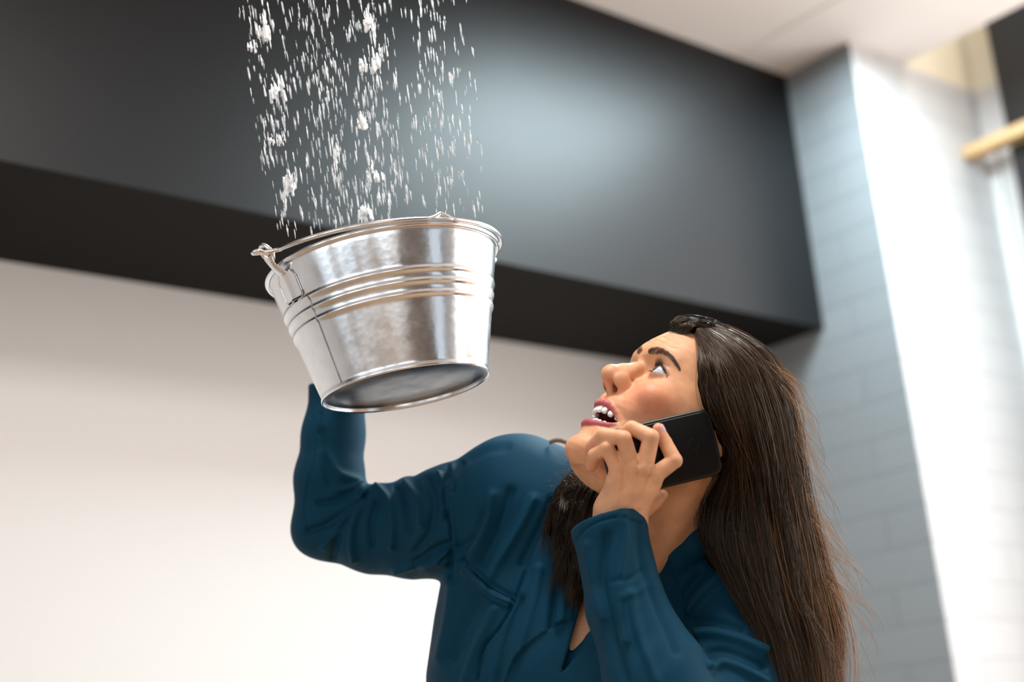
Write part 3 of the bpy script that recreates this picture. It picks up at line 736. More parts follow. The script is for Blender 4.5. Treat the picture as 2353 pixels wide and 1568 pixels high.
far = brow([(1463, 803), (1466, 799), (1471, 798)], [(1466, 818), (1470, 814), (1474, 808)], 130, .6)
far = [f_ for f_ in far if np.linalg.norm(f_[0][0] - far[0][0][0]) < .02]; hairs('eyebrow', far, person, m_brow)
def lashes(s, count, upper=True):
    it = []; c = EC[s]
    for i in range(count):
        y2 = -.0115 + .0235 * (i + rng.random()) / count; t = 1 - (y2 / .0142)**2
        z2 = (.0066 * t + .0016) if upper else -(.0066 * t - .0016)
        y = y2 + .0010; z = z2 - .0030 * (y2 / .0125)
        x = math.sqrt(max(.01345**2 - y * y - z * z, 1e-8)); p0 = c + np.array([x, y * s, z])
        o = np.array([.75, s * (y / .02), .25 if upper else -.55]); o /= np.linalg.norm(o)
        L = rng.uniform(.0055, .0080) if upper else rng.uniform(.003, .0045)
        up = np.array([0, 0, 1.0 if upper else -.3])
        pts = np.array([p0 + o * L * u + up * L * .55 * u * u + rng.normal(0, .0002, 3) * u for u in (0, .33, .66, 1)])
        it.append((W(h2c(pts)), np.array([.00020, .00017, .00011, .00003])))
    return it
for s in (1, -1): hairs('eyelashes', lashes(s, 60) + lashes(s, 30, False), person, m_lash)
for s in (1, -1):
    c = EC[s]; pl = []
    for y2 in np.linspace(-.0115, .0134, 26):
        t = 1 - (y2 / .0142)**2; y = y2 + .0010; z = .0066 * t + .0016 - .0030 * (y2 / .0125)
        pl.append(c + np.array([math.sqrt(max(.01375**2 - y * y - z * z, 1e-8)), y * s, z]))
    V, Fc = tube_vf(W(h2c(np.array(pl))), np.interp(np.linspace(0, 1, 26), [0, .5, 1], [.0003, .0007, .0010]), 6); mesh_obj('lash_line', V, Fc, m_lash, person)
# nail
def nail(c, ax, nrm, L, wd, parent):
    ax = ax / np.linalg.norm(ax); nrm = nrm - ax * (nrm @ ax); nrm /= np.linalg.norm(nrm); sd = np.cross(ax, nrm); V = []; Fc = []
    n, m_ = 9, 9
    for lay in (0, 1):
        for i in range(n):
            u = i / (n - 1) * 2 - 1
            for j in range(m_):
                v = j / (m_ - 1) * 2 - 1; e = math.sqrt(max(0, 1 - abs(u)**3.2))
                V.append(c + ax * L * u + sd * wd * v * e + nrm * (-.0022 * (v * e)**2 - .0008 * u * u - lay * .0006))
    for lay in (0, 1):
        for i in range(n - 1):
            for j in range(m_ - 1):
                o = lay * n * m_; q = (o + i*m_ + j, o + (i+1)*m_ + j, o + (i+1)*m_ + j + 1, o + i*m_ + j + 1); Fc.append(q if not lay else q[::-1])
    return mesh_obj('fingernail', W(np.array(V)), Fc, m_nail, parent)
m_nail = mat('pale_pink_nail', (.80, .50, .47), .12, spec=.7, Coat_Weight=.7)
ia, ib = J(1529, 1018, 9), J(1513, 986, 7); axn = ib - ia
nail(ib - axn * .02 + np.array([.0052, .0014, .0040]) * 1.16, axn, np.array([.72, .15, .60]), .0058, .0044, person)

# ------------------------------------------------------------------ blouse
def halfspace(c, n, R):
    c = np.array(c); n = np.array(n, float) / np.linalg.norm(n)
    def fn(X, Y, Z):
        x, y, z = X - c[0], Y - c[1], Z - c[2]
        return np.maximum(-(x * n[0] + y * n[1] + z * n[2]), np.sqrt(x*x + y*y + z*z) - R)
    return fn, c - R, c + R
def polysd(px, py, poly):                # signed distance to a polygon (inside negative)
    poly = np.asarray(poly, float); d = None; ins = np.zeros(px.shape, bool); n = len(poly)
    for i in range(n):
        a, b = poly[i], poly[(i + 1) % n]; e = b - a
        wx, wy = px - a[0], py - a[1]; t = np.clip((wx * e[0] + wy * e[1]) / (e @ e), 0, 1)
        q = (wx - t * e[0])**2 + (wy - t * e[1])**2; d = q if d is None else np.minimum(d, q)
        if abs(e[1]) > 1e-9:
            cnd = ((a[1] > py) != (b[1] > py)) & (px < e[0] * (py - a[1]) / e[1] + a[0]); ins ^= cnd
    d = np.sqrt(d); return np.where(ins, -d, d)
# raised right arm
RA = [P(1130, 1175, 1.835), P(1040, 1200, 1.85), P(950, 1216, 1.87), P(860, 1216, 1.885), P(758, 1204, 1.90)]
caps(JF, RA, [.078, .0735, .0630, .0570, .0470], .012)
caps(JF, [P(758, 1204, 1.90), P(757, 1100, 1.91), P(766, 1000, 1.925), P(779, 880, 1.94), P(782, 850, 1.94)], [.0470, .0450, .0405, .0375, .0370], .014)
JF.add(ell(P(712, 1226, 1.90), (.0175, .020, .026)), .02)
for x, y, r in ((872, 1137, .012), (938, 1120, .014), (1016, 1098, .014), (1060, 1079, .012)): JF.add(cap(P(x, y, 1.88), P(x + 10, y + 60, 1.83), r, .009), .008)
JF.bump([P(846, 1140, 1.85), P(846, 1140, 1.95)], .007, -.006)
# left arm, forearm held up in front
LA3 = [P(1398, 1205, 1.60), P(1440, 1400, 1.570), P(1512, 1568, 1.54), P(1620, 1850, 1.47)]
nL = np.array([-.23, .88, -.40]); nL /= np.linalg.norm(nL)
SLEEVE = Field(JLO, JHI, .0021)
caps(SLEEVE, [LA3[0] + nL * .03] + LA3, [.0400, .0410, .0435, .0580, .062], .01)
SLEEVE.add(cap(P(1620, 1850, 1.47), P(1700, 1440, 1.69), .060, .068), .02)
cR = P(779, 893, 1.938); nR = P(785, 840, 1.94) - P(770, 940, 1.93); nR /= np.linalg.norm(nR)
JF.cut(halfspace(cR, nR, .075), .002); JF.cut(cap(cR + nR * .02, cR - nR * .035, .0350, .0350), .002)
cL = P(1397, 1200, 1.60)
SLEEVE.cut(halfspace(cL, nL, .075), .002); SLEEVE.cut(cap(cL + nL * .03, cL + nL * .024, .0345, .0345), .002)
# open neckline
NECK = [(1290, 1548), (1318, 1450), (1346, 1350), (1352, 1250), (1335, 1150), (1322, 1060), (1420, 1000), (1600, 1060), (1655, 1180), (1600, 1215), (1505, 1290), (1440, 1400), (1366, 1462)]
def neck_cut(X, Y, Z):
    px = 1176.5 + FPX * X / -Z; py = 784 - FPX * Y / -Z
    px, py = np.broadcast_arrays(px, py)
    return np.maximum(polysd(px, py, NECK) * (-Z) / FPX, -(Z + 1.80))
a_, b_ = P(1280, 1560, 1.80), P(1670, 990, 1.80)
JF.cut((neck_cut, np.array([a_[0], a_[1], -1.80]), np.array([b_[0], b_[1] + .02, -1.60])), .003)
JF.cut(cap(P(1505, 1150, 1.715), P(1512, 1290, 1.735), .056, .060), .004)
for L_, r_ in (([(1496, 1310, 1.690), (1530, 1262, 1.690), (1572, 1222, 1.700), (1615, 1190, 1.720), (1660, 1150, 1.750)], .013),
               ([(1508, 1340, 1.690), (1548, 1288, 1.688), (1592, 1250, 1.695), (1640, 1222, 1.712), (1690, 1190, 1.745)], .017),
               ([(1272, 1568, 1.70), (1318, 1522, 1.684), (1370, 1472, 1.672), (1438, 1402, 1.672), (1496, 1310, 1.690)], .010)):
    caps(JF, [P(*q) for q in L_], [r_] * len(L_), .010)
k = .006; hh = np.maximum(k - np.abs(JF.V - SLEEVE.V), 0) / k; JF.V = np.minimum(JF.V, SLEEVE.V) - hh * hh * k * .25; del SLEEVE, hh
jv, jq = JF.mesh(); del JF
# folds pressed into the cloth: (points, width px, millimetres)
def z4(L): return [(640 + .4514 * x, 860 + .4514 * y) for x, y in L]
def z3(L): return [(1200 + .5536 * x, 700 + .5536 * y) for x, y in L]
FOLDS = [
 (z4([(455, 610), (330, 700), (240, 770), (150, 800)]), 8, -6), (z4([(440, 640), (360, 730), (300, 830), (275, 940)]), 9, -5),
 (z4([(400, 600), (300, 640), (200, 660)]), 9, -2.5), (z4([(380, 720), (320, 800), (230, 880)]), 8, 3), (z4([(420, 560), (340, 590), (300, 590)]), 8, 2),
 (z4([(470, 600), (400, 720), (375, 850), (390, 940)]), 9, 4), (z4([(500, 640), (470, 760), (480, 880)]), 9, -3), (z4([(500, 580), (560, 640), (590, 760), (580, 880)]), 10, 3.5),
 (z4([(600, 580), (640, 660), (660, 800)]), 9, -3), (z4([(650, 555), (710, 640), (730, 760)]), 10, 3), (z4([(760, 540), (790, 640), (770, 800), (700, 900)]), 10, -3.5),
 (z4([(820, 515), (860, 600), (840, 720)]), 9, 3), (z4([(870, 470), (845, 560), (850, 680), (880, 800), (872, 1030)]), 5, -3.5), (z4([(885, 470), (900, 560), (885, 720), (895, 860)]), 9, 2),
 (z4([(700, 960), (790, 900), (860, 870)]), 10, -4), (z4([(600, 1000), (740, 960), (850, 960)]), 10, 3), (z4([(740, 1000), (860, 900)]), 7, 3),
 (z4([(930, 450), (900, 520), (890, 600)]), 8, -3), (z4([(1090, 620), (1060, 760), (1000, 900), (960, 1000)]), 14, 3), (z4([(1180, 600), (1120, 800), (1040, 960)]), 14, -3),
 (z4([(1300, 640), (1220, 800), (1120, 960), (1080, 1040)]), 14, 3), (z4([(1390, 640), (1330, 780), (1240, 960)]), 12, -3),
 (z4([(980, 430), (1060, 390), (1160, 370)]), 12, -1.5), (z4([(900, 900), (1000, 830), (1050, 700)]), 10, -2),
 (z4([(1440, 960), (1405, 1150), (1385, 1350), (1390, 1568)]), 9, -4), (z4([(1480, 1000), (1440, 1200), (1425, 1400)]), 12, 4), (z4([(1540, 1080), (1500, 1300), (1470, 1500)]), 7, -2),
 (z4([(1330, 1000), (1290, 1200), (1230, 1400), (1200, 1568)]), 14, 3), (z4([(1000, 1150), (930, 1300), (880, 1450)]), 16, -3), (z4([(1100, 1200), (1010, 1400), (950, 1568)]), 14, 2.5),
 (z4([(880, 1080), (860, 1250), (820, 1450)]), 14, 2), (z4([(1240, 1150), (1170, 1350), (1120, 1568)]), 10, -2.5),
 (z4([(150, 560), (130, 700), (150, 800)]), 3, -1.2), (z4([(215, 200), (180, 400), (150, 560)]), 3, -1.2),
 (z4([(240, 400), (300, 500), (400, 540)]), 12, 2), (z4([(220, 300), (230, 420), (260, 560)]), 12, -2),
 (z3([(660, 1400), (760, 1370), (880, 1390), (1000, 1440)]), 11, 6), (z3([(640, 1330), (760, 1310), (900, 1340)]), 12, -4), (z3([(700, 1470), (830, 1440), (1000, 1500)]), 11, -6),
 (z3([(710, 1510), (850, 1500), (1000, 1568)]), 10, 5), (z3([(830, 1130), (740, 1210), (660, 1330), (620, 1390)]), 12, 5), (z3([(740, 1120), (660, 1220), (600, 1330)]), 10, -5), (z3([(950, 1120), (860, 1230), (800, 1330)]), 14, -3),
 (z3([(420, 870), (425, 1000), (400, 1200), (430, 1400)]), 12, 2.2), (z3([(350, 960), (330, 1150), (370, 1350), (430, 1560)]), 14, -2.4), (z3([(490, 920), (500, 1080), (560, 1250), (640, 1440)]), 12, -2.2),
 (z3([(450, 1200), (480, 1350), (560, 1568)]), 13, 2.2), (z3([(270, 1000), (290, 1150), (330, 1300)]), 13, 1.5), (z3([(500, 1100), (440, 1140), (380, 1150)]), 8, -.8), (z3([(520, 1160), (470, 1200), (420, 1215)]), 9, .7),
 # hems and seams
 ([(1318, 1246), (1350, 1212), (1400, 1191), (1440, 1192), (1480, 1204)], 2.2, -1.3), ([(1430, 1192), (1440, 1260)], 4, .8),
 ([(1062, 1281), (1075, 1305), (1105, 1335), (1140, 1363), (1176, 1378)], 2.6, -3.5), ([(1066, 1272), (1085, 1300), (1115, 1330), (1150, 1355), (1180, 1370)], 3.5, -1.5), ([(1060, 1290), (1075, 1320), (1105, 1348), (1140, 1372), (1174, 1386)], 5, 2.5),
 ([(1250, 1200), (1215, 1290), (1182, 1380), (1150, 1440), (1112, 1490), (1095, 1568)], 2.6, -3.0)]
LAPEL = [(1262, 1190), (1222, 1290), (1188, 1380), (1156, 1440), (1118, 1490), (1100, 1600), (1290, 1600), (1290, 1548), (1318, 1450), (1346, 1350), (1352, 1250), (1335, 1150)]
OVER = [(1277, 1546), (1320, 1500), (1366, 1456), (1440, 1395), (1505, 1285), (1600, 1215), (1660, 1190), (1700, 1230), (1590, 1330), (1530, 1420), (1500, 1640), (1270, 1640)]
def vnormals(v, q):
    n = np.zeros_like(v); fn_ = np.cross(v[q[:, 2]] - v[q[:, 0]], v[q[:, 3]] - v[q[:, 1]])
    for i in range(4): np.add.at(n, q[:, i], fn_)
    return n / (np.linalg.norm(n, axis=1)[:, None] + 1e-12)
def press(v, q, only=None):
    n = vnormals(v, q); tc = -v / np.linalg.norm(v, axis=1)[:, None]; face = np.clip((n * tc).sum(1) * 2.5, 0, 1)
    px = 1176.5 + FPX * v[:, 0] / -v[:, 2]; py = 784 - FPX * v[:, 1] / -v[:, 2]; D = np.zeros(len(v))
    fore = (v[:, 2] > -1.68) & (px < 1500 + (py - 1190) * .37)      # the raised forearm lies in front of the chest
    for i, (pts, sg, mm) in enumerate(FOLDS):
        c = catmull(pts, 14); d = None
        onarm = 42 <= i <= 50
        for a, b in zip(c[:-1], c[1:]):
            e = b - a; t = np.clip(((px - a[0]) * e[0] + (py - a[1]) * e[1]) / (e @ e + 1e-9), 0, 1)
            qd = (px - a[0] - t * e[0])**2 + (py - a[1] - t * e[1])**2; d = qd if d is None else np.minimum(d, qd)
        D += 2.4 * mm / 1000 * np.exp(-d / (sg * .82)**2) * (fore if onarm else ~fore)
    for poly, mm in ((LAPEL, 3.2), (OVER, 3.0)):
        D += mm / 1000 * np.clip(.5 - polysd(px, py, poly) / 5, 0, 1) * ~fore
    w1 = np.sin(px * .045 + 1.7 * np.sin(py * .021)) * np.sin(py * .036 + px * .013 + 2 * np.sin(px * .017))
    D += .0007 * w1
    D = np.clip(D, -.0065, .0085)
    return v + n * (D * face)[:, None]
jv = press(jv, jq)
m_blouse = mat('teal_crepe', (.0012, .040, .078), .68, spec=.12, Sheen_Weight=.05, Sheen_Roughness=.45)
bsdf(m_blouse).inputs['Sheen Tint'].default_value = (.35, .60, .85, 1)
noise_bump(m_blouse, 1100, .5, .0008, 3)
blouse = mesh_obj('blouse', W(jv), jq, m_blouse, person)
sm = blouse.modifiers.new('smooth', 'SMOOTH'); sm.factor = .5; sm.iterations = 1

# ---- welt of the breast pocket, sewn on the blouse
bb = BVHTree.FromPolygons(W(jv).tolist(), jq.tolist())
def on_cloth(px, py):
    d = WD(P(px, py, 1.0)[None])[0]; d = d / np.linalg.norm(d); loc, nor, _, _ = bb.ray_cast(Vector(CAM), Vector(d)); return np.array(loc), np.array(nor)
def ribbon(name, top, bot, th_, rows=5, n=40):
    T_, B_ = catmull(top, n), catmull(bot, n); V = []; Fc = []
    for lay in (0, 1):
        for i in range(n):
            for j in range(rows):
                q = T_[i] + (B_[i] - T_[i]) * j / (rows - 1); l, nn = on_cloth(*q)
                V.append(l + nn * ((th_ if lay == 0 else -.001) * (1 if 0 < j < rows - 1 else .6)))
    for lay in (0, 1):
        for i in range(n - 1):
            for j in range(rows - 1):
                o = lay * n * rows; q = (o + i*rows + j, o + (i+1)*rows + j, o + (i+1)*rows + j + 1, o + i*rows + j + 1); Fc.append(q[::-1] if lay == 0 else q)
    ring = [i*rows for i in range(n)] + [(n-1)*rows + j for j in range(1, rows)] + [i*rows + rows-1 for i in range(n-2, -1, -1)] + [j for j in range(rows-2, 0, -1)]
    for i in range(len(ring)):
        a, b = ring[i], ring[(i + 1) % len(ring)]; Fc.append((a, b, b + n*rows, a + n*rows))
    o = mesh_obj(name, V, Fc, m_blouse, blouse); mm_ = o.modifiers.new('smooth', 'SMOOTH'); mm_.iterations = 3; return o
ribbon('breast_pocket', [(1064, 1278), (1080, 1304), (1105, 1331), (1140, 1358), (1177, 1376)], [(1056, 1300), (1068, 1327), (1093, 1356), (1130, 1384), (1167, 1402)], .0022)

# ---- trousers and shoes, below the picture
m_trouser = mat('black_trousers', (.02, .02, .024), .7); m_shoe = mat('black_leather', (.015, .015, .015), .3)
G = Field(fromW([0, 0, 0]) * 0 + [-.30, -1.40, -2.15], [.42, -.45, -1.20], .006)
caps(G, [hipc + .16 * np.array([-.08, .952, -.294]), hipc], [.115, .135], .05)
for a, b, c, toe in legs: caps(G, [fromW(x) for x in (a, b, c)], [.100, .070, .058], .03)
tv, tq = G.mesh(); del G; mesh_obj('trousers', W(tv), tq, m_trouser, person)
for a, b, c, toe in legs:
    G = Field(fromW(c) - .26, fromW(c) + .26, .005)
    G.add(cap(fromW(c - [0, 0, .055]), fromW(toe + fx * .03 + [0, 0, .0]), .046, .034), .01)
    tv, tq = G.mesh(); tw = W(tv); tw[:, 2] = np.maximum(tw[:, 2], 0.001); mesh_obj('shoe', tw, tq, m_shoe, person)
# ------------------------------------------------------------------ hair
def GP(L): return np.array([P(x, y, d) for x, y, d in L])
GUIDES = [
 [(1596,764,1.685),(1606,800,1.655),(1614,850,1.632),(1620,905,1.622),(1640,950,1.624),(1668,1000,1.636),(1664,1075,1.655),(1622,1155,1.676),(1618,1240,1.668),(1680,1345,1.630),(1744,1455,1.600),(1790,1600,1.58)],
 [(1600,757,1.685),(1628,800,1.655),(1648,850,1.630),(1662,905,1.618),(1680,970,1.618),(1698,1040,1.625),(1706,1120,1.632),(1710,1200,1.630),(1722,1290,1.618),(1748,1390,1.602),(1785,1490,1.590),(1812,1610,1.575)],
 [(1604,750,1.690),(1650,790,1.660),(1690,850,1.634),(1715,920,1.622),(1735,1000,1.618),(1748,1080,1.620),(1756,1160,1.622),(1766,1240,1.618),(1784,1330,1.606),(1808,1420,1.596),(1834,1510,1.588),(1850,1610,1.575)],
 [(1608,743,1.700),(1670,780,1.675),(1724,835,1.652),(1758,905,1.640),(1780,985,1.634),(1794,1070,1.632),(1804,1155,1.630),(1818,1240,1.626),(1838,1330,1.616),(1862,1420,1.606),(1882,1510,1.600),(1888,1610,1.590)],
 [(1606,738,1.715),(1684,768,1.700),(1748,815,1.688),(1790,880,1.680),(1812,960,1.674),(1826,1050,1.668),(1838,1140,1.662),(1854,1230,1.656),(1876,1320,1.646),(1902,1410,1.636),(1914,1500,1.628),(1905,1610,1.615)],
 [(1600,735,1.735),(1680,755,1.735),(1756,806,1.735),(1802,872,1.732),(1826,955,1.726),(1838,1050,1.718),(1850,1140,1.708),(1868,1230,1.698),(1892,1320,1.688),(1920,1410,1.676),(1926,1500,1.668),(1912,1610,1.655)]]
GU = np.array([catmull(GP(g_), 40) for g_ in GUIDES])        # (6, 40, 3)
def guide(t):                                                # t in 0..1 across the sheet, arrays
    n = len(GU); x = np.clip(np.asarray(t, float), 0, 1) * (n - 1); i = np.clip(x.astype(int), 0, n - 2); u = (x - i)[:, None, None]
    g0, g1, g2, g3 = GU[np.clip(i - 1, 0, n - 1)], GU[i], GU[i + 1], GU[np.clip(i + 2, 0, n - 1)]
    return .5 * (2 * g1 + (g2 - g0) * u + (2 * g0 - 5 * g1 + 4 * g2 - g3) * u**2 + (3 * g1 - g0 - 3 * g2 + g3) * u**3)
FRONTG = [                                                   # short front sweep over the hairline, and the crown
 [(1541,762,1.700),(1552,745,1.702),(1575,737,1.706),(1600,742,1.712),(1640,752,1.716),(1690,780,1.712)],
 [(1560,766,1.690),(1572,748,1.692),(1590,741,1.700),(1612,746,1.706),(1650,760,1.710),(1700,795,1.705)],
 [(1580,768,1.684),(1590,752,1.684),(1602,746,1.690),(1622,752,1.694),(1655,772,1.692),(1700,810,1.685)],
 [(1534,760,1.712),(1546,741,1.716),(1566,732,1.722),(1600,733,1.730),(1650,744,1.736),(1705,775,1.740)]]
FG = np.array([catmull(GP(g_), 18) for g_ in FRONTG])
FARG = [                                                     # locks falling on the far side of the neck
 [(1400,1085,1.735),(1375,1110,1.720),(1350,1140,1.708),(1325,1185,1.698),(1302,1250,1.690),(1290,1330,1.692)],
 [(1410,1100,1.730),(1385,1150,1.712),(1365,1200,1.698),(1345,1260,1.688),(1330,1320,1.684),(1325,1385,1.690)],
 [(1440,1120,1.725),(1415,1180,1.702),(1400,1230,1.690),(1380,1280,1.682),(1350,1330,1.682),(1335,1380,1.690)],
 [(1385,1075,1.745),(1345,1092,1.735),(1312,1118,1.724),(1288,1155,1.712),(1268,1205,1.702),(1258,1250,1.700)]]
RG = np.array([catmull(GP(g_), 24) for g_ in FARG])
# solid body of the hair
HB_ = Field(P(1230, 1640, 1.85) + [0, 0, -.03], P(1960, 700, 1.85) + [0, 0, .32], .003)
for gi, g_ in enumerate(GU):
    deep = g_ + np.array([-.014 if gi > 3 else 0, 0, -.024])
    rr = np.interp(np.arange(40), [0, 4, 12, 30, 39], [.004, .012, .018, .019, .014]); deep[:10, 1] -= np.linspace(.014, .004, 10)
    if gi >= 4: deep[:16, 1] -= np.linspace(.012, 0, 16)
    if gi == 0: rr = rr * .62; deep[:, 0] += .008
    if gi >= 4: rr = rr * .85
    caps(HB_, deep[::3], rr[::3], .012)
for gi in (3, 4, 5):
    deep = GU[gi] + np.array([-.034, -.020, -.050]); caps(HB_, deep[4::3], np.full(40, .026)[4::3], .015)
HB_.add(ell(h2c((-.022, .0, .032)), (.078, .0720, .074), HB3), .010)
caps(HB_, [P(1640, 1060, 1.745), P(1655, 1180, 1.74), P(1665, 1330, 1.73)], [.045, .048, .040], .02)
for g_ in RG: caps(HB_, (g_ + [0.0, 0, -.012])[::3], np.interp(np.arange(24), [0, 12, 23], [.009, .010, .002])[::3], .01)
caps(HB_, [P(1588, 762, 1.705), P(1604, 757, 1.700), P(1625, 765, 1.700)], [.007, .010, .012], .006)
hm_v, hm_q = HB_.mesh(); del HB_
m_hair = mat('brown_hair', (.030, .016, .010), .30, spec=.55)
_h = nd(m_hair, 'ShaderNodeVertexColor', layer_name='tint'); lk(m_hair, _h, 'Color', bsdf(m_hair), 'Base Color')
bsdf(m_hair).inputs['Specular Tint'].default_value = (1.0, .78, .58, 1)
m_under_hair = mat('dark_hair_body', (.010, .0055, .0035), .95, spec=.05)
hair_mass = mesh_obj('hair', W(hm_v), hm_q, m_under_hair, person, colors=np.tile(np.array([.012, .0065, .004]), (len(hm_v), 1)))
# strands in clumps
def smooth_noise(n, K, octs=((3, 1.0), (6, .4))):
    out = np.zeros((n, K, 3)); s_ = np.linspace(0, 1, K)
    for m_, a in octs:
        ctrl = rng.normal(size=(n, m_ + 1, 3)); x = s_ * m_; i = np.clip(x.astype(int), 0, m_ - 1); u = (x - i)[None, :, None]; u = u * u * (3 - 2 * u)
        out += a * (ctrl[:, i] * (1 - u) + ctrl[:, i + 1] * u)
    return out
K = 40; sS = np.linspace(0, 1, K)
def sheet(fn, N, clumps, K_, spread, wob, deep, frad, tone, lift=0.0, golden=.0):
    cl = (np.arange(clumps) + rng.random(clumps)) / clumps; ci = rng.integers(0, clumps, N); ct = cl[ci]
    t = ct + rng.normal(0, spread, N); t = np.clip(t, 0, 1)
    base = fn(t * .45 + ct * .55)[:, :K_]; own = fn(t)[:, :K_]
    s_ = np.linspace(0, 1, K_); mixw = (.35 + .55 * np.sin(s_ * PI)**.7)[None, :, None]
    p = own * (1 - mixw) + base * mixw
    cw = smooth_noise(clumps, K_) * wob; sw = smooth_noise(N, K_, ((2, 1.0), (5, .3))) * wob * .45
    env = np.clip(s_ * 6, 0, 1)[None, :, None] * (.35 + s_[None, :, None])
    p = p + (cw[ci] + sw) * env
    p[:, :, 2] += (lift - deep * rng.random(N)[:, None]) * env[:, :, 0]
    r = (frad * rng.uniform(.7, 1.3, N))[:, None] * np.interp(s_, [0, .05, .8, 1], [.6, 1, .9, .35])[None]
    ccl = rng.uniform(.6, 1.5, clumps)[ci] * rng.uniform(.75, 1.3, N)
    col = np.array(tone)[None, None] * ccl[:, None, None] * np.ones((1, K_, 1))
    col = col * np.interp(t, [0, .4, 1], [.40, .65, 1.5])[:, None, None]  # painted light: strands shaded near the face, brightened at the outer edge
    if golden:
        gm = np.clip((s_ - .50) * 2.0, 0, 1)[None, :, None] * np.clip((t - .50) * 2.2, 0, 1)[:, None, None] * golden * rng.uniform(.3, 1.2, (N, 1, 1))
        col = col * (1 - gm) + np.array([.50, .225, .075]) * gm  # gold of the lower outer strands is backlight put into their colour
    return p, r, col
def emit(name, parts, m, parent):
    Vs = []; Qs = []; Cs = []; n0 = 0
    for p, r, col in parts:
        V, q = strands_vf(p, r); Vs.append(V); Qs.append(q + n0); n0 += len(V); Cs.append(np.repeat(col.reshape(-1, 3), 3, axis=0))
    return mesh_obj(name, W(np.vstack(Vs)), np.vstack(Qs), m, parent, colors=np.vstack(Cs))
def fgl(arr):
    def fn(t):
        n = len(arr); x = np.clip(np.asarray(t, float), 0, 1) * (n - 1); i = np.clip(x.astype(int), 0, n - 2); u = (x - i)[:, None, None]
        return arr[i] * (1 - u) + arr[i + 1] * u
    return fn
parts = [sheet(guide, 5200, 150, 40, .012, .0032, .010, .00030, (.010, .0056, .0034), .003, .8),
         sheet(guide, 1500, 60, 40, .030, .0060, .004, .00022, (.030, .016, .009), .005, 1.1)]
def crossing(N):
    t0 = rng.uniform(.0, .95, N); t1 = np.clip(t0 + rng.normal(.12, .16, N), 0, 1.0); a = guide(t0); b = guide(t1)
    s_ = sS[None, :, None]; p = a * (1 - s_**1.3) + b * s_**1.3 + smooth_noise(N, K) * .006 * np.clip(s_ * 5, 0, 1)
    p[:, :, 2] += .006 * np.clip(sS * 6, 0, 1)[None]
    r = (.00021 * rng.uniform(.7, 1.2, N))[:, None] * np.interp(sS, [0, .05, .8, 1], [.4, 1, .9, .3])[None]
    warm = np.interp(sS, [0, .45, 1], [0, .25, 1])[None, :, None] * np.clip(t1 * 1.3, 0, 1)[:, None, None]  # warm backlight painted towards the outer strand ends
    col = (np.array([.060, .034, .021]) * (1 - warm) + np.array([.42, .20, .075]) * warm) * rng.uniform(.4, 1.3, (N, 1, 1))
    return p, r, col
parts.append(crossing(300))
FGo = FG[[3, 0, 1, 2]]
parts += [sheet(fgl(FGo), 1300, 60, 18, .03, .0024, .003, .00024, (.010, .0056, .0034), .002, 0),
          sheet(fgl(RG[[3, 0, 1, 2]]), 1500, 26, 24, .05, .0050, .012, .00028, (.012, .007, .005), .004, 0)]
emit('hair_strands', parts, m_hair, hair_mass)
# loose flyaway hairs along the outer edge and under the chin
def fly(N):
    out = []
    for _ in range(N):
        t = rng.uniform(.70, 1.0); g_ = guide(np.array([t]))[0]; i0 = rng.integers(6, 30); L = rng.integers(6, 12); seg = g_[i0:min(i0 + L, 40)]
        if len(seg) < 5: continue
        a = np.linspace(0, 1, 16); b = catmull(seg, 16); amp = rng.uniform(.006, .048) * (0.5 + i0 / 30)
        off = np.array([1, rng.uniform(-.1, .5), rng.uniform(-.3, .3)]); off /= np.linalg.norm(off)
        b = b + off * (amp * np.sin(a * rng.uniform(1.2, 2.6))**1.2 * a**.6)[:, None]
        out.append(b)
    return np.array(out)
fl = fly(330)
cola = np.array([.50, .26, .11])[None, None] * rng.uniform(.4, 1.2, len(fl))[:, None, None] * np.ones((1, 16, 1))  # bright gold tint stands in for warm rim light
def curl(N):
    out = []
    for _ in range(N):
        x0, y0 = rng.normal(1332, 12), rng.normal(1100, 14); a0 = rng.uniform(2.2, 4.0); L = rng.uniform(25, 95); kk = rng.normal(0, .016); pts = []
        x, y, a = x0, y0, a0
        for i in range(16): pts.append(P(x, y, 1.712 - .004 * math.sin(i))); x += math.cos(a) * L / 16; y -= math.sin(a) * L / 16; a += kk * L / 16 * 2.5
        out.append(catmull(pts, 16))
    return np.array(out)
cu = curl(80); colb = np.array([.10, .055, .035])[None, None] * rng.uniform(.4, 1.2, len(cu))[:, None, None] * np.ones((1, 16, 1))
# the pale loop of hair behind the chin, over the far shoulder
lp = []
for i in range(60):
    dy = rng.normal(0, 2.2); lp.append(catmull([P(1262, 1018 + dy, 1.80), P(1280, 1013 + dy, 1.795), P(1300, 1018 + dy, 1.79), P(1325, 1034 + dy, 1.785), P(1350, 1060 + dy, 1.78)], 16))
lp = np.array(lp); colc = np.array([.20, .12, .07])[None, None] * rng.uniform(.5, 1.2, len(lp))[:, None, None] * np.ones((1, 16, 1))
tp = np.interp(np.linspace(0, 1, 16), [0, .7, 1], [.00019, .00016, .00005])
emit('flyaway_hairs', [(fl, np.tile(tp, (len(fl), 1)), cola)], m_hair, hair_mass)
emit('hair_wisps', [(cu, np.tile(tp * .8, (len(cu), 1)), colb)], m_hair, hair_mass)
emit('hair_lock', [(lp, np.tile(tp * .9, (len(lp), 1)), colc)], m_hair, hair_mass)
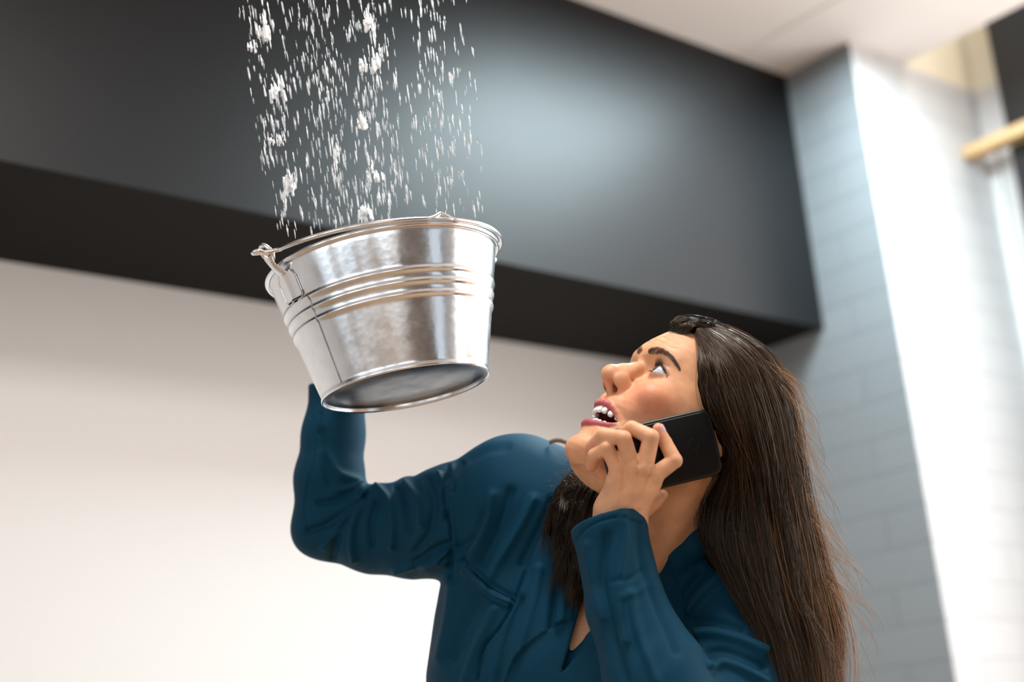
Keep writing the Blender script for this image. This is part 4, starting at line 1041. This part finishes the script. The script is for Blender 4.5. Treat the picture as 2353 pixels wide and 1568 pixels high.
# ------------------------------------------------------------------ phone at her ear
m_phone = mat('black_phone_glass', (.003, .003, .0035), .34, spec=.22); m_pedge = mat('black_phone_edge', (.004, .004, .0045), .35, spec=.35)
PA = np.array([.945, .208, -.16]); PA /= np.linalg.norm(PA)
PNr = np.array([.22, .08, .97]); PNr -= PA * (PNr @ PA); PNr /= np.linalg.norm(PNr)
PB = np.cross(PNr, PA); PC = P(1521, 1042.5, 1.6000)
def rrect(L, Wd, r, n=8):
    pts = []
    for cx, cy, a0 in ((L - r, Wd - r, 0), (-L + r, Wd - r, 90), (-L + r, -Wd + r, 180), (L - r, -Wd + r, 270)):
        for i in range(n + 1):
            a = math.radians(a0 + 90 * i / n); pts.append((cx + r * math.cos(a), cy + r * math.sin(a)))
    return pts
def slab(name, layers, m, parent, org=PC):
    V = []; n = None
    for (L, Wd, r, h) in layers:
        pts = rrect(L, Wd, r); n = len(pts); V += [org + PA * x + PB * y + PNr * h for x, y in pts]
    Fc = [tuple(range(n))[::-1], tuple((len(layers) - 1) * n + i for i in range(n))]
    for k_ in range(len(layers) - 1):
        for i in range(n):
            j = (i + 1) % n; Fc.append((k_*n + i, k_*n + j, (k_+1)*n + j, (k_+1)*n + i))
    return mesh_obj(name, W(np.array(V)), Fc, m, parent)
phone = empty('phone', W(PC - PB * .037)); tag(phone, 'black smartphone pressed to her ear, its back to the camera', 'phone')
slab('phone_body', [(.0640, .0362, .010, -.0085), (.0657, .0380, .0115, -.0070), (.0662, .0385, .012, -.0045), (.0662, .0385, .012, -.0025), (.0654, .0377, .0115, -.0008), (.0637, .0360, .010, 0)], m_pedge, phone)
slab('back_cover', [(.0627, .0350, .0095, -.0005), (.0627, .0350, .0095, .0002), (.0617, .0340, .0090, .0005)], m_phone, phone)
slab('screen', [(.0612, .0335, .008, -.0090), (.0622, .0345, .009, -.0082)], m_phone, phone)
V = []; c = PC + PA * (.0662 - .0290) + PB * .0015 + PNr * .0006
path = np.array([c + .0060 * (math.cos(a) * PA + math.sin(a) * PB) for a in np.linspace(0, 2 * PI, 40)]); V, Fc = tube_vf(W(path), .00035, 6); mesh_obj('fingerprint_ring', V, Fc, m_pedge, phone)
path = [c + PA * .019 + PB * (.012 + .004 * math.cos(a)) + PA * .004 * math.sin(a) for a in np.linspace(0, 2 * PI, 24)]
# ------------------------------------------------------------------ falling water
m_water = mat('white_water', (.92, .94, .96), .12, spec=.6, Transmission_Weight=.35, IOR=1.33)
_g = nd(m_water, 'ShaderNodeNewGeometry'); _w = nd(m_water, 'ShaderNodeTexNoise', Scale=45, Detail=2); lk(m_water, _g, 'Position', _w, 'Vector')
_r = nd(m_water, 'ShaderNodeMapRange'); _r.inputs[1].default_value = .40; _r.inputs[2].default_value = .60; _r.inputs[3].default_value = .10; _r.inputs[4].default_value = .92
lk(m_water, _w, 'Fac', _r, 0); lk(m_water, _r, 0, bsdf(m_water), 'Transmission Weight')
m_foam = mat('foaming_water', (.95, .96, .97), .15, spec=.7, Transmission_Weight=.12, IOR=1.33)
def xl(y): return 545 + .15 * y
def xr(y): return 1078 + .085 * y
def fall(x, y):                                              # direction of fall in camera axes at a point of the stream
    k_ = (x - xl(y)) / (xr(y) - xl(y)); v = np.array([.20 - .10 * k_ + rng.normal(0, .03), -1, .28]); return v / np.linalg.norm(v)
def drop_mesh(seed):
    r_ = np.random.default_rng(seed); V = []; Fc = []; n, s_ = 9, 8; bend = r_.normal(0, .12, 2)
    for i in range(n):
        t = i / (n - 1); rad = math.sin(PI * min(1, t * 1.0))**.6 * (.45 + .55 * (1 - t)) * (1 + .25 * r_.normal() * (0 < i < n - 1)) if 0 < i < n - 1 else .02
        for j in range(s_):
            a = 2 * PI * j / s_; V.append((rad * math.cos(a) + bend[0] * math.sin(t * 4), rad * .8 * math.sin(a) + bend[1] * math.sin(t * 3), t * 2 - 1))
    for i in range(n - 1):
        for j in range(s_):
            k_ = (j + 1) % s_; Fc.append((i*s_ + j, i*s_ + k_, (i+1)*s_ + k_, (i+1)*s_ + j))
    Fc += [tuple(range(s_))[::-1], tuple((n-1)*s_ + j for j in range(s_))]
    return np.array(V), Fc
protos = [drop_mesh(i) for i in range(6)]; pm = []
for i, (v, f_) in enumerate(protos):
    me = bpy.data.meshes.new('water_drop'); me.from_pydata(v.tolist(), [], f_); me.materials.append(m_water)
    me.polygons.foreach_set('use_smooth', [True] * len(me.polygons)); me.update(); pm.append(me)
def sample():
    y = rng.uniform(-30, 545); u = rng.random()
    # denser in three ropes of the stream
    if rng.random() < .6: u = np.clip(rng.choice([.10, .33, .55, .84], p=[.2, .35, .27, .18]) + rng.normal(0, .055), 0.0, 1)
    x = xl(y) + u * (xr(y) - xl(y)); return x, y
def rim_top(x): return 640 - .0 if x < 655 else np.interp(x, [655, 700, 800, 900, 1010, 1080, 1130, 1150], [560, 545, 522, 508, 497, 508, 530, 560])
def mat4(c, d, L, r):
    z = WD(d[None])[0]; x = np.cross(z, [0.3, .8, .1]); x /= np.linalg.norm(x); y = np.cross(z, x)
    return Matrix([[x[i] * r, y[i] * r, z[i] * L, W(c[None])[0][i]] for i in range(3)] + [[0, 0, 0, 1]])
drops = []
while len(drops) < 860:
    x, y = sample(); d = rng.uniform(1.66, 1.84)
    if y > rim_top(x) - 6: continue
    L = rng.uniform(.0030, .0110); r = L * rng.uniform(.07, .115) + .0002
    if rng.random() < .12: L *= 1.25; r *= 1.5
    drops.append((x, y, d, L, r))
drops.sort(key=lambda q: -q[3] * q[4])
for i, (x, y, d, L, r) in enumerate(drops[:284]):
    o = bpy.data.objects.new('water_drop', pm[i % 6]); COL.objects.link(o); o.matrix_world = mat4(P(x, y, d), fall(x, y), L, r)
    tag(o, 'long drop of white water falling through the air above the bucket', 'water drop', 'larger drops of the falling water')
Vs = []; Fs = []; n0 = 0
for i, (x, y, d, L, r) in enumerate(drops[284:]):
    v, f_ = protos[i % 6]; M4 = np.array(mat4(P(x, y, d), fall(x, y), L, r)); Vs.append(v @ M4[:3, :3].T + M4[:3, 3]); Fs += [tuple(k_ + n0 for k_ in q) for q in f_]; n0 += len(v)
spray = mesh_obj('fine_spray', np.vstack(Vs), Fs, m_water); tag(spray, 'fine spray of small water drops falling above the bucket', 'water', kind='stuff')
# larger splashes: lumpy joined blobs
SPL = [(603, 68, 26, 'lumpy'), (578, 104, 17, 'small'), (848, 48, 24, 'lumpy'), (868, 140, 30, 'largest'), (832, 150, 18, 'small'), (632, 207, 24, 'lumpy'), (832, 280, 24, 'lumpy'), (642, 320, 18, 'lumpy'), (618, 322, 14, 'lumpy'), (664, 420, 26, 'lumpy'), (842, 486, 26, 'lumpy'), (845, 392, 20, 'lumpy'), (872, 405, 18, 'lumpy'), (772, 356, 16, 'small')]
WHERE = ['highest on the left of the stream', 'just below and left of the highest left one', 'highest in the centre of the stream', 'in the upper centre of the stream', 'close on the left of the largest splash', 'second group down on the left side', 'alone in the middle of the stream', 'third group down on the left side, its right half', 'leftmost, third group down on the left side', 'lowest on the left, above the bucket ear', 'lowest in the centre, touching the bucket rim', 'in the lower centre of the stream', 'close on the right of the lower centre one', 'between the left side and the middle one']
for (x, y, s_, kind), wh in zip(SPL, WHERE):
    d = rng.uniform(1.70, 1.78); S = s_ * 1.2 / FPX * d; c0 = P(x, y, d); fd = fall(x, y)
    G = Field(c0 - S * 1.9, c0 + S * 1.9, max(.0011, S / 14))
    for k_ in range(15):
        o_ = rng.normal(0, .38, 3) * [.75, 1.05, .6] * S; L = rng.uniform(.4, 1.1) * S; r0 = rng.uniform(.05, .15) * S
        G.add(cap(c0 + o_ - fd * L * .5, c0 + o_ + fd * L * .5, r0 * .5, r0), .35 * r0 + .0008)
    v, q = G.mesh(); o = mesh_obj('water_splash', W(v), q, m_foam); tag(o, f'{kind} white splash of water {wh}', 'water splash', 'splashes in the falling water')
